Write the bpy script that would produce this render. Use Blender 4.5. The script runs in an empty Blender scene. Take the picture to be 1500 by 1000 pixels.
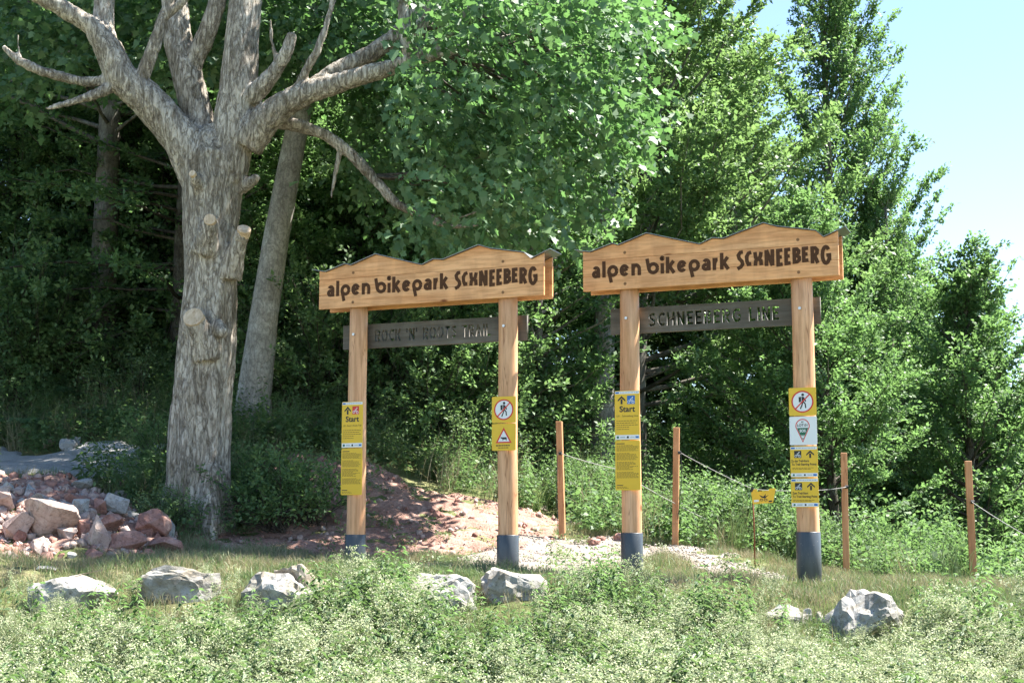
import bpy, bmesh, math, random
import numpy as np
from mathutils import Vector, Matrix, noise as mnoise

R = math.radians
random.seed(7)
rng = np.random.default_rng(7)
sc = bpy.context.scene
COL = sc.collection

# ------------------------------------------------------------------ camera, sky, sun, exposure
EYE = 0.545
FPX = 2083.0
PITCH = R(7.39)
cam_d = bpy.data.cameras.new('camera')
cam = bpy.data.objects.new('camera', cam_d)
COL.objects.link(cam)
cam.location = (0, 0, EYE)
cam.rotation_euler = (R(90) + PITCH, 0, 0)
cam_d.sensor_width = 36.0
cam_d.lens = 36.0 * FPX / 1500.0
cam_d.clip_start = 0.1
cam_d.clip_end = 3000
sc.camera = cam

SUN_EL, SUN_BACK = R(59), R(20)          # elevation; direction: from +X, turned 20 deg towards +Y
sun_dir = Vector((math.cos(SUN_EL) * math.cos(SUN_BACK), math.cos(SUN_EL) * math.sin(SUN_BACK), math.sin(SUN_EL)))
world = bpy.data.worlds.new('World')
sc.world = world
world.use_nodes = True
wn = world.node_tree
wn.nodes.clear()
w_out = wn.nodes.new('ShaderNodeOutputWorld')
w_bg = wn.nodes.new('ShaderNodeBackground')
w_sky = wn.nodes.new('ShaderNodeTexSky')
w_sky.sky_type = 'NISHITA'
w_sky.sun_disc = False
w_sky.sun_elevation = SUN_EL
w_sky.sun_rotation = R(90) - SUN_BACK
w_sky.altitude = 900
w_sky.air_density = 1.0
w_sky.dust_density = 0.3
w_sky.ozone_density = 1.5
w_bg.inputs['Strength'].default_value = 0.073
wn.links.new(w_sky.outputs[0], w_bg.inputs[0])
wn.links.new(w_bg.outputs[0], w_out.inputs[0])

sun_l = bpy.data.lights.new('sun', 'SUN')
sun_l.energy = 5.0
sun_l.angle = R(0.53)
sun_l.color = (1.0, 0.955, 0.88)
sun = bpy.data.objects.new('sun', sun_l)
COL.objects.link(sun)
sun.rotation_euler = sun_dir.to_track_quat('Z', 'Y').to_euler()

sc.view_settings.view_transform = 'Standard'
sc.view_settings.look = 'None'
sc.view_settings.exposure = 2.2
sc.view_settings.gamma = 1.0
sc.view_settings.use_curve_mapping = False
sc.cycles.max_bounces = 9
sc.cycles.diffuse_bounces = 4
sc.cycles.glossy_bounces = 2
sc.cycles.transmission_bounces = 8
sc.cycles.caustics_reflective = False
sc.cycles.caustics_refractive = False


# ------------------------------------------------------------------ helpers
def ray(px, py):
    """unit-depth direction (dX, dZ per metre of Y) through a photo pixel"""
    a = math.atan((500 - py) / FPX) + PITCH
    c = math.cos(PITCH) - (500 - py) / FPX * math.sin(PITCH)
    return ((px - 750) / FPX / c, math.tan(a))


def P(px, py, Y):
    u, t = ray(px, py)
    return Vector((u * Y, Y, EYE + t * Y))


def px_of(x, y, z):
    """vectorised: world -> photo pixel"""
    c, s = math.cos(PITCH), math.sin(PITCH)
    d = y * c + (z - EYE) * s
    v = -y * s + (z - EYE) * c
    d = np.where(d < 0.1, 0.1, d)
    return 750 + FPX * x / d, 500 - FPX * v / d


def new_mat(name):
    m = bpy.data.materials.new(name)
    m.use_nodes = True
    nt = m.node_tree
    nt.nodes.clear()
    out = nt.nodes.new('ShaderNodeOutputMaterial')
    return m, nt, out


def N(nt, kind, **kw):
    n = nt.nodes.new(kind)
    for k, v in kw.items():
        if k.startswith('i_'):
            key = k[2:]
            key = int(key) if key.isdigit() else key.replace('_', ' ')
            n.inputs[key].default_value = v
        else:
            setattr(n, k, v)
    return n


def ramp(nt, stops, src=None, interp='LINEAR'):
    r = nt.nodes.new('ShaderNodeValToRGB')
    r.color_ramp.interpolation = interp
    el = r.color_ramp.elements
    while len(el) < len(stops):
        el.new(0.5)
    for e, (p, c) in zip(el, stops):
        e.position = p
        e.color = (c[0], c[1], c[2], 1)
    if src is not None:
        nt.links.new(src, r.inputs[0])
    return r


def mapped(nt, scale=(1, 1, 1), rot=(0, 0, 0)):
    tc = nt.nodes.new('ShaderNodeTexCoord')
    mp = nt.nodes.new('ShaderNodeMapping')
    mp.inputs['Scale'].default_value = scale
    mp.inputs['Rotation'].default_value = rot
    nt.links.new(tc.outputs['Object'], mp.inputs[0])
    return mp.outputs[0]


def noise_tex(nt, vec, scale, detail=4, rough=0.55, dist=0.0):
    n = nt.nodes.new('ShaderNodeTexNoise')
    n.inputs['Scale'].default_value = scale
    n.inputs['Detail'].default_value = detail
    n.inputs['Roughness'].default_value = rough
    n.inputs['Distortion'].default_value = dist
    if vec is not None:
        nt.links.new(vec, n.inputs['Vector'])
    return n


def mixc(nt, fac, a, b, mode='MIX'):
    m = nt.nodes.new('ShaderNodeMix')
    m.data_type = 'RGBA'
    m.blend_type = mode
    for sock, val in ((m.inputs[0], fac), (m.inputs[6], a), (m.inputs[7], b)):
        if hasattr(val, 'is_linked') or isinstance(val, bpy.types.NodeSocket):
            nt.links.new(val, sock)
        elif isinstance(val, (tuple, list)):
            sock.default_value = (val[0], val[1], val[2], 1)
        else:
            sock.default_value = val
    return m.outputs[2]


def princ(nt, out, color, rough=0.7, spec=0.3, bump=None, bump_d=0.02, bump_s=0.5, metallic=0.0):
    b = nt.nodes.new('ShaderNodeBsdfPrincipled')
    if isinstance(color, (tuple, list)):
        b.inputs['Base Color'].default_value = (color[0], color[1], color[2], 1)
    else:
        nt.links.new(color, b.inputs['Base Color'])
    if isinstance(rough, (int, float)):
        b.inputs['Roughness'].default_value = rough
    else:
        nt.links.new(rough, b.inputs['Roughness'])
    b.inputs['Specular IOR Level'].default_value = spec
    b.inputs['Metallic'].default_value = metallic
    if bump is not None:
        bn = nt.nodes.new('ShaderNodeBump')
        bn.inputs['Strength'].default_value = bump_s
        bn.inputs['Distance'].default_value = bump_d
        nt.links.new(bump, bn.inputs['Height'])
        nt.links.new(bn.outputs[0], b.inputs['Normal'])
    nt.links.new(b.outputs[0], out.inputs[0])
    return b


# ------------------------------------------------------------------ materials
def leaf_material(name, dark, mid, light, trans, tmix=0.4, rough=0.42, spec=0.5, bright=1.5):
    m, nt, out = new_mat(name)
    at = N(nt, 'ShaderNodeAttribute', attribute_name='rnd')
    rp = ramp(nt, [(0.0, dark), (0.55, mid), (1.0, light)], at.outputs['Fac'])
    tc = nt.nodes.new('ShaderNodeTexCoord')
    nz = noise_tex(nt, tc.outputs['Object'], 0.9, 2)
    rr = ramp(nt, [(0.3, (0.72, 0.78, 0.72)), (0.7, (1.2, 1.12, 1.0))], nz.outputs[0])
    colm = mixc(nt, 1.0, rp.outputs[0], rr.outputs[0], 'MULTIPLY')
    hs = nt.nodes.new('ShaderNodeHueSaturation')
    hs.inputs['Saturation'].default_value = 0.76
    hs.inputs['Value'].default_value = bright
    nt.links.new(colm, hs.inputs['Color'])
    colr = hs.outputs[0]
    b = nt.nodes.new('ShaderNodeBsdfPrincipled')
    nt.links.new(colr, b.inputs['Base Color'])
    b.inputs['Roughness'].default_value = rough
    b.inputs['Specular IOR Level'].default_value = spec
    t = nt.nodes.new('ShaderNodeBsdfTranslucent')
    tcol = mixc(nt, 0.5, colr, trans)
    nt.links.new(tcol, t.inputs[0])
    mx = nt.nodes.new('ShaderNodeMixShader')
    mx.inputs[0].default_value = tmix
    nt.links.new(b.outputs[0], mx.inputs[1])
    nt.links.new(t.outputs[0], mx.inputs[2])
    nt.links.new(mx.outputs[0], out.inputs[0])
    return m


M = {}
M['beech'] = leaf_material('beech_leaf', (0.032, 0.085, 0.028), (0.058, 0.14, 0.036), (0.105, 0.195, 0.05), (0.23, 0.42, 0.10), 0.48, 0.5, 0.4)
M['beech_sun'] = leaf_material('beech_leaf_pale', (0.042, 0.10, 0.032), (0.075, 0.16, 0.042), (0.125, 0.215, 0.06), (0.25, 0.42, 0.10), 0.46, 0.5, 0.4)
M['maple'] = leaf_material('maple_leaf', (0.032, 0.09, 0.034), (0.055, 0.135, 0.046), (0.10, 0.19, 0.065), (0.16, 0.36, 0.06), 0.40, 0.5, 0.45)
M['shrub'] = leaf_material('shrub_leaf', (0.035, 0.09, 0.026), (0.065, 0.145, 0.036), (0.12, 0.21, 0.055), (0.23, 0.40, 0.10), 0.46, 0.55, 0.35)
M['herb'] = leaf_material('herb_leaf', (0.055, 0.12, 0.034), (0.09, 0.17, 0.05), (0.145, 0.23, 0.08), (0.17, 0.30, 0.06), 0.38, 0.55, 0.35, 1.15)
M['straw_leaf'] = leaf_material('bedstraw_leaf', (0.09, 0.155, 0.05), (0.14, 0.215, 0.075), (0.20, 0.275, 0.11), (0.24, 0.32, 0.1), 0.35, 0.6, 0.3, 1.05)
M['flower'] = leaf_material('cream_flower', (0.34, 0.39, 0.20), (0.46, 0.50, 0.29), (0.62, 0.63, 0.42), (0.5, 0.55, 0.3), 0.35, 0.7, 0.15, 1.0)
M['grass'] = leaf_material('grass_blade', (0.07, 0.14, 0.035), (0.115, 0.195, 0.055), (0.18, 0.24, 0.09), (0.18, 0.26, 0.05), 0.35, 0.5, 0.35, 1.2)
M['dry_grass'] = leaf_material('dry_grass_blade', (0.2, 0.17, 0.09), (0.30, 0.26, 0.14), (0.42, 0.36, 0.21), (0.35, 0.3, 0.14), 0.3, 0.7, 0.2, 1.0)
M['fern'] = leaf_material('fern_leaf', (0.03, 0.1, 0.035), (0.05, 0.14, 0.045), (0.08, 0.18, 0.06), (0.1, 0.28, 0.05), 0.4)
M['pale_leaf'] = leaf_material('pale_leaf', (0.25, 0.32, 0.28), (0.33, 0.4, 0.35), (0.42, 0.48, 0.43), (0.25, 0.34, 0.2), 0.25, 0.5, 0.4, 1.0)


def bark_material(name, c_dark, c_mid, c_light, sx=6.0, sz=1.6, depth=0.02, lichen=(0.36, 0.36, 0.31), lich=0.5, cracks=0.75, vor=3.2):
    m, nt, out = new_mat(name)
    v = mapped(nt, (sx, sx, sz))
    n1 = noise_tex(nt, v, 1.6, 6, 0.62, 0.4)
    vo = N(nt, 'ShaderNodeTexVoronoi', feature='DISTANCE_TO_EDGE')
    vo.inputs['Scale'].default_value = vor
    n0 = noise_tex(nt, v, 2.6, 3)
    wv = mixc(nt, 0.9, v, n0.outputs['Color'], 'ADD')
    nt.links.new(wv, vo.inputs['Vector'])
    crack = ramp(nt, [(0.0, (1 - cracks,) * 3), (0.16, (1, 1, 1))], vo.outputs['Distance'])
    base = ramp(nt, [(0.25, c_dark), (0.5, c_mid), (0.75, c_light)], n1.outputs[0])
    tc = nt.nodes.new('ShaderNodeTexCoord')
    n2 = noise_tex(nt, tc.outputs['Object'], 3.1, 4, 0.6)
    lm = ramp(nt, [(0.52, (0, 0, 0)), (0.66, (lich,) * 3)], n2.outputs[0])
    c1 = mixc(nt, lm.outputs[0], base.outputs[0], lichen)
    n3 = noise_tex(nt, tc.outputs['Object'], 40, 3, 0.6)
    c2 = mixc(nt, 1.0, c1, crack.outputs[0], 'MULTIPLY')
    fine = ramp(nt, [(0.3, (0.75, 0.75, 0.75)), (0.7, (1.15, 1.15, 1.15))], n3.outputs[0])
    c3 = mixc(nt, 1.0, c2, fine.outputs[0], 'MULTIPLY')
    hsum = mixc(nt, 0.6, n1.outputs[0], crack.outputs[0], 'ADD')
    h2 = mixc(nt, 0.25, hsum, n3.outputs[0], 'ADD')
    princ(nt, out, c3, 0.9, 0.15, h2, depth, 0.9)
    return m


def maple_bark():
    m, nt, out = new_mat('maple_bark')
    tc = nt.nodes.new('ShaderNodeTexCoord')
    v = mapped(nt, (11, 11, 2.6))
    vf = mapped(nt, (34, 34, 9))
    big = noise_tex(nt, tc.outputs['Object'], 1.7, 4, 0.6, 0.4)
    mid = noise_tex(nt, v, 1.0, 7, 0.68, 1.1)
    fine = noise_tex(nt, vf, 1.0, 5, 0.65, 0.5)
    c0 = ramp(nt, [(0.30, (0.24, 0.21, 0.175)), (0.42, (0.39, 0.355, 0.31)), (0.55, (0.50, 0.465, 0.415)), (0.72, (0.62, 0.59, 0.545))], mid.outputs[0])
    tint = ramp(nt, [(0.3, (0.62, 0.58, 0.52)), (0.5, (1.0, 0.98, 0.95)), (0.7, (1.18, 1.16, 1.12))], big.outputs[0])
    c1 = mixc(nt, 1.0, c0.outputs[0], tint.outputs[0], 'MULTIPLY')
    fn = ramp(nt, [(0.34, (0.55, 0.52, 0.48)), (0.52, (1, 1, 1)), (0.75, (1.15, 1.15, 1.15))], fine.outputs[0])
    c2 = mixc(nt, 1.0, c1, fn.outputs[0], 'MULTIPLY')
    ck = noise_tex(nt, mapped(nt, (7.5, 7.5, 1.5)), 1.0, 6, 0.6, 0.9)
    cr1 = ramp(nt, [(0.455, (1, 1, 1)), (0.495, (0.22, 0.19, 0.16)), (0.535, (1, 1, 1))], ck.outputs[0])
    ck2 = noise_tex(nt, mapped(nt, (16, 16, 4.5)), 1.0, 5, 0.6, 0.7)
    cr2 = ramp(nt, [(0.45, (1, 1, 1)), (0.49, (0.42, 0.38, 0.34)), (0.53, (1, 1, 1))], ck2.outputs[0])
    c2 = mixc(nt, 0.45, mixc(nt, 0.6, c2, cr1.outputs[0], 'MULTIPLY'), cr2.outputs[0], 'MULTIPLY')
    moss = noise_tex(nt, tc.outputs['Object'], 5.0, 5, 0.7)
    mm = ramp(nt, [(0.62, (0, 0, 0)), (0.74, (0.6, 0.6, 0.6))], moss.outputs[0])
    c3 = mixc(nt, mm.outputs[0], c2, (0.13, 0.105, 0.05))
    h = mixc(nt, 0.45, mid.outputs[0], fine.outputs[0], 'ADD')
    h = mixc(nt, 0.5, h, mixc(nt, 1.0, cr1.outputs[0], cr2.outputs[0], 'MULTIPLY'), 'ADD')
    princ(nt, out, c3, 0.92, 0.12, h, 0.03, 1.0)
    return m


M['bark_maple'] = maple_bark()
M['bark_beech'] = bark_material('beech_bark', (0.10, 0.09, 0.075), (0.17, 0.155, 0.13), (0.26, 0.245, 0.21), 3.0, 1.4, 0.012, (0.33, 0.33, 0.29), 0.6, 0.35)
M['bark_pale'] = bark_material('pale_beech_bark', (0.20, 0.185, 0.16), (0.32, 0.30, 0.265), (0.44, 0.42, 0.38), 3.0, 1.4, 0.012, (0.5, 0.49, 0.45), 0.7, 0.35)
M['bark_dark'] = bark_material('dark_bark', (0.05, 0.042, 0.034), (0.09, 0.078, 0.062), (0.15, 0.135, 0.11), 4.0, 1.4, 0.015, (0.18, 0.18, 0.15), 0.5, 0.5)


def wood_material(name, c1, c2, c3, axis='x', ring=7.0, rough=0.55, knots=True, grime=None, plane='z'):
    m, nt, out = new_mat(name)
    sc_ = {'x': (0.55, 6, 6), 'z': (6, 6, 0.55)}[axis]
    oi = nt.nodes.new('ShaderNodeObjectInfo')
    tc = nt.nodes.new('ShaderNodeTexCoord')
    off = nt.nodes.new('ShaderNodeVectorMath')
    off.operation = 'ADD'
    cmb = nt.nodes.new('ShaderNodeCombineXYZ')
    mul = N(nt, 'ShaderNodeMath', operation='MULTIPLY')
    mul.inputs[1].default_value = 37.0
    nt.links.new(oi.outputs['Random'], mul.inputs[0])
    nt.links.new(mul.outputs[0], cmb.inputs[0])
    nt.links.new(mul.outputs[0], cmb.inputs[2])
    nt.links.new(tc.outputs['Object'], off.inputs[0])
    nt.links.new(cmb.outputs[0], off.inputs[1])
    mp = nt.nodes.new('ShaderNodeMapping')
    mp.inputs['Scale'].default_value = sc_
    nt.links.new(off.outputs[0], mp.inputs[0])
    v = mp.outputs[0]
    n1 = noise_tex(nt, v, 1.3, 3, 0.5, 0.6)
    n2 = noise_tex(nt, v, ring, 4, 0.6, 0.2)
    g = ramp(nt, [(0.28, c1), (0.5, c2), (0.72, c3)], n1.outputs[0])
    st = ramp(nt, [(0.35, (0.8, 0.74, 0.66)), (0.6, (1.06, 1.05, 1.04))], n2.outputs[0])
    col = mixc(nt, 1.0, g.outputs[0], st.outputs[0], 'MULTIPLY')
    if knots:
        vo = N(nt, 'ShaderNodeTexVoronoi', feature='F1')
        vo.inputs['Scale'].default_value = 1.0
        mp2 = nt.nodes.new('ShaderNodeMapping')
        mp2.inputs['Scale'].default_value = (2.2, 3.5, 5.0) if axis == 'x' else (4.0, 4.0, 2.6)
        nt.links.new(off.outputs[0], mp2.inputs[0])
        nt.links.new(mp2.outputs[0], vo.inputs['Vector'])
        kr = ramp(nt, [(0.035, (0.30, 0.17, 0.09)), (0.075, (0.62, 0.48, 0.36)), (0.12, (1, 1, 1))], vo.outputs['Distance'])
        col = mixc(nt, 1.0, col, kr.outputs[0], 'MULTIPLY')
    if axis == 'z':
        mp3 = nt.nodes.new('ShaderNodeMapping')
        mp3.inputs['Scale'].default_value = (9, 9, .55)
        nt.links.new(off.outputs[0], mp3.inputs[0])
        n5 = noise_tex(nt, mp3.outputs[0], 1.0, 3, 0.5, 0.2)
        ck = ramp(nt, [(0.492, (1, 1, 1)), (0.5, (0.42, 0.33, 0.26)), (0.508, (1, 1, 1))], n5.outputs[0])
        col = mixc(nt, 0.8, col, ck.outputs[0], 'MULTIPLY')
    mp4 = nt.nodes.new('ShaderNodeMapping')
    mp4.inputs['Scale'].default_value = (5, 5, 1.1)
    nt.links.new(off.outputs[0], mp4.inputs[0])
    n6 = noise_tex(nt, mp4.outputs[0], 1.0, 5, 0.6)
    ws = ramp(nt, [(0.42, (0.80, 0.79, 0.79)), (0.56, (1, 1, 1))], n6.outputs[0])
    col = mixc(nt, 0.75, col, ws.outputs[0], 'MULTIPLY')
    princ(nt, out, col, rough, 0.3, n2.outputs[0], 0.002, 0.5)
    return m


M['larch'] = wood_material('larch_board', (0.66, 0.305, 0.125), (0.75, 0.385, 0.175), (0.80, 0.45, 0.23), 'x')
M['larch_post'] = wood_material('larch_post', (0.59, 0.31, 0.155), (0.68, 0.385, 0.215), (0.74, 0.455, 0.275), 'z', 5.0)
M['stake'] = wood_material('stake_wood', (0.46, 0.22, 0.105), (0.53, 0.275, 0.14), (0.58, 0.33, 0.18), 'z', 5.0, 0.6, False)
M['grey_wood'] = wood_material('dark_stained_wood', (0.075, 0.068, 0.058), (0.115, 0.104, 0.088), (0.165, 0.145, 0.12), 'x', 7.0, 0.65, False)
M['cut_wood'] = wood_material('cut_end_wood', (0.52, 0.40, 0.27), (0.60, 0.48, 0.345), (0.66, 0.55, 0.42), 'z', 5.0, 0.7, False)


def plain(name, color, rough=0.5, spec=0.4, metallic=0.0, var=0.06, scale=30):
    m, nt, out = new_mat(name)
    v = mapped(nt)
    n = noise_tex(nt, v, scale, 4)
    lo = tuple(c * (1 - var) for c in color)
    hi = tuple(c * (1 + var) for c in color)
    r = ramp(nt, [(0.3, lo), (0.7, hi)], n.outputs[0])
    princ(nt, out, r.outputs[0], rough, spec, None, metallic=metallic)
    return m


M['letter_brown'] = plain('burnt_brown_lettering', (0.075, 0.032, 0.014), 0.7, 0.2, 0, 0.2, 60)
M['plug'] = plain('wood_plug', (0.22, 0.11, 0.05), 0.6, 0.2)
M['roof_metal'] = plain('sheet_metal', (0.30, 0.31, 0.32), 0.34, 0.5, 0.75, 0.12, 14)
M['steel'] = plain('bolt_steel', (0.55, 0.55, 0.54), 0.35, 0.5, 0.9)
M['rust'] = plain('rusty_steel', (0.20, 0.075, 0.04), 0.8, 0.2, 0.2, 0.35, 90)
M['yellow'] = plain('yellow_panel', (0.74, 0.46, 0.025), 0.4, 0.4, 0, 0.03, 8)
M['white_print'] = plain('white_print', (0.72, 0.73, 0.74), 0.4, 0.4, 0, 0.03, 8)
M['grey_print'] = plain('grey_print', (0.40, 0.42, 0.44), 0.4, 0.4)
M['black'] = plain('black_print', (0.015, 0.015, 0.016), 0.45, 0.4)
M['dim_print'] = plain('fine_print', (0.16, 0.105, 0.02), 0.5, 0.3)
M['red'] = plain('red_print', (0.60, 0.035, 0.025), 0.45, 0.4)
M['blue'] = plain('blue_print', (0.015, 0.13, 0.42), 0.45, 0.4)
M['green'] = plain('green_print', (0.012, 0.12, 0.065), 0.45, 0.4)
M['rope'] = plain('fence_rope', (0.36, 0.35, 0.33), 0.8, 0.2, 0, 0.3, 200)
M['insulator'] = plain('black_insulator', (0.02, 0.02, 0.022), 0.5, 0.4)


def pipe_material():
    m, nt, out = new_mat('plastic_sleeve')
    v = mapped(nt, (8, 8, 2))
    n = noise_tex(nt, v, 2.0, 5)
    n2 = noise_tex(nt, mapped(nt), 60, 2)
    c = ramp(nt, [(0.3, (0.035, 0.045, 0.055)), (0.7, (0.07, 0.082, 0.094))], n.outputs[0])
    sp = ramp(nt, [(0.70, (0, 0, 0)), (0.74, (1, 1, 1))], n2.outputs[0])
    cc = mixc(nt, sp.outputs[0], c.outputs[0], (0.28, 0.24, 0.2))
    princ(nt, out, cc, 0.42, 0.5)
    return m


M['pipe'] = pipe_material()


def rock_material(name, a, b, c, crack=(0.25, 0.24, 0.22), scale=3.0, stain=None):
    m, nt, out = new_mat(name)
    oi = nt.nodes.new('ShaderNodeObjectInfo')
    tc = nt.nodes.new('ShaderNodeTexCoord')
    mul = N(nt, 'ShaderNodeMath', operation='MULTIPLY')
    mul.inputs[1].default_value = 50.0
    nt.links.new(oi.outputs['Random'], mul.inputs[0])
    ad = N(nt, 'ShaderNodeVectorMath', operation='ADD')
    nt.links.new(tc.outputs['Object'], ad.inputs[0])
    nt.links.new(mul.outputs[0], ad.inputs[1])
    v = ad.outputs[0]
    n1 = noise_tex(nt, v, scale, 7, 0.65, 0.5)
    n2 = noise_tex(nt, v, scale * 6, 5, 0.65)
    col = ramp(nt, [(0.3, a), (0.5, b), (0.68, c)], n1.outputs[0])
    fine = ramp(nt, [(0.32, (0.62, 0.6, 0.58)), (0.5, (1.0, 1.0, 1.0)), (0.75, (1.12, 1.12, 1.12))], n2.outputs[0])
    cc = mixc(nt, 1.0, col.outputs[0], fine.outputs[0], 'MULTIPLY')
    n4 = noise_tex(nt, v, scale * 1.7, 3, 0.5, 1.5)
    vein = ramp(nt, [(0.485, (1, 1, 1)), (0.5, (0.45, 0.42, 0.4)), (0.515, (1, 1, 1))], n4.outputs[0])
    cc = mixc(nt, 0.7, cc, vein.outputs[0], 'MULTIPLY')
    if stain:
        n7 = noise_tex(nt, v, scale * .8, 5, 0.65, 0.8)
        sm_ = ramp(nt, [(0.50, (0, 0, 0)), (0.64, (0.75, 0.75, 0.75))], n7.outputs[0])
        cc = mixc(nt, sm_.outputs[0], cc, stain)
        n8 = noise_tex(nt, v, scale * 9, 3, 0.5)
        lm_ = ramp(nt, [(0.64, (0, 0, 0)), (0.70, (0.8, 0.8, 0.8))], n8.outputs[0])
        cc = mixc(nt, lm_.outputs[0], cc, tuple(c * .4 for c in stain))
    h = mixc(nt, 0.4, n1.outputs[0], n2.outputs[0], 'ADD')
    princ(nt, out, cc, 0.88, 0.25, h, 0.03, 0.7)
    return m


M['limestone'] = rock_material('limestone', (0.15, 0.138, 0.115), (0.31, 0.297, 0.27), (0.44, 0.425, 0.395), stain=(0.21, 0.175, 0.125))
M['limestone_brown'] = rock_material('brown_limestone', (0.20, 0.16, 0.115), (0.30, 0.255, 0.2), (0.46, 0.44, 0.41), stain=(0.12, 0.09, 0.055))
M['red_rock'] = rock_material('red_rock', (0.22, 0.105, 0.08), (0.31, 0.165, 0.13), (0.40, 0.255, 0.215), scale=4)
M['pale_rock'] = rock_material('pale_pink_rock', (0.30, 0.20, 0.17), (0.39, 0.295, 0.255), (0.48, 0.40, 0.355), scale=4)
M['gravel_stone'] = rock_material('gravel_stone', (0.19, 0.165, 0.14), (0.28, 0.25, 0.22), (0.37, 0.34, 0.31), scale=4)
M['grey_rock'] = rock_material('grey_rock', (0.23, 0.235, 0.23), (0.33, 0.33, 0.32), (0.43, 0.42, 0.40), scale=4)


def soil_material(name, stops, scale=2.5, fine=40.0, bump=0.03):
    m, nt, out = new_mat(name)
    v = mapped(nt)
    n1 = noise_tex(nt, v, scale, 6, 0.65, 0.3)
    n2 = noise_tex(nt, v, fine, 5, 0.7)
    col = ramp(nt, stops, n1.outputs[0])
    f = ramp(nt, [(0.3, (0.6, 0.58, 0.56)), (0.7, (1.25, 1.25, 1.25))], n2.outputs[0])
    cc = mixc(nt, 1.0, col.outputs[0], f.outputs[0], 'MULTIPLY')
    princ(nt, out, cc, 0.95, 0.1, n2.outputs[0], bump, 0.8)
    return m


M['ground'] = soil_material('grassy_soil', [(0.3, (0.085, 0.12, 0.04)), (0.5, (0.14, 0.155, 0.065)), (0.7, (0.24, 0.22, 0.12))])
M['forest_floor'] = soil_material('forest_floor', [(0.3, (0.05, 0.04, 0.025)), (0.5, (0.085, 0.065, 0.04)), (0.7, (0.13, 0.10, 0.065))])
M['red_earth'] = soil_material('red_earth', [(0.3, (0.24, 0.13, 0.10)), (0.5, (0.33, 0.205, 0.165)), (0.7, (0.42, 0.30, 0.25))], 2.0, 26.0, 0.04)
M['gravel'] = soil_material('gravel', [(0.3, (0.22, 0.19, 0.16)), (0.5, (0.29, 0.255, 0.22)), (0.7, (0.36, 0.32, 0.285))], 1.6, 45.0, 0.02)
M['gravel_grey'] = soil_material('grey_gravel', [(0.3, (0.26, 0.26, 0.25)), (0.5, (0.34, 0.335, 0.325)), (0.7, (0.42, 0.415, 0.40))], 1.6, 45.0, 0.02)


# ------------------------------------------------------------------ object building
def mesh_data(name, verts, faces, mats=(), mi=None, smooth=False, rnd=None):
    """verts Nx3, faces: list of tuples, or an int array FxK"""
    me = bpy.data.meshes.new(name)
    verts = np.asarray(verts, dtype=np.float32).reshape(-1, 3)
    if isinstance(faces, np.ndarray):
        k = faces.shape[1]
        me.vertices.add(len(verts))
        me.vertices.foreach_set('co', verts.ravel())
        me.loops.add(faces.size)
        me.loops.foreach_set('vertex_index', faces.ravel().astype(np.int32))
        me.polygons.add(len(faces))
        me.polygons.foreach_set('loop_start', np.arange(0, faces.size, k, dtype=np.int32))
        me.update(calc_edges=True)
    else:
        me.from_pydata([tuple(map(float, v)) for v in verts], [], faces)
    for m in mats:
        me.materials.append(M[m] if isinstance(m, str) else m)
    nf = len(me.polygons)
    if mi is not None:
        me.polygons.foreach_set('material_index', np.asarray(mi, dtype=np.int32))
    if smooth:
        me.polygons.foreach_set('use_smooth', np.ones(nf, dtype=bool))
    if rnd is not None:
        a = me.attributes.new('rnd', 'FLOAT', 'FACE')
        a.data.foreach_set('value', np.asarray(rnd, dtype=np.float32))
    me.update()
    return me


def obj(name, me, parent=None, loc=(0, 0, 0), rotz=0.0):
    o = bpy.data.objects.new(name, me)
    COL.objects.link(o)
    o.location = loc
    o.rotation_euler = (0, 0, rotz)
    if parent is not None:
        o.parent = parent
    return o


def tag(o, label=None, cat=None, group=None, kind=None):
    if label:
        o['label'] = label
    if cat:
        o['category'] = cat
    if group:
        o['group'] = group
    if kind:
        o['kind'] = kind
    return o


def thing(name, label, cat, loc=(0, 0, 0), rotz=0.0, group=None):
    o = bpy.data.objects.new(name, None)
    o.empty_display_size = 0.2
    COL.objects.link(o)
    o.location = loc
    o.rotation_euler = (0, 0, rotz)
    return tag(o, label, cat, group)


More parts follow.
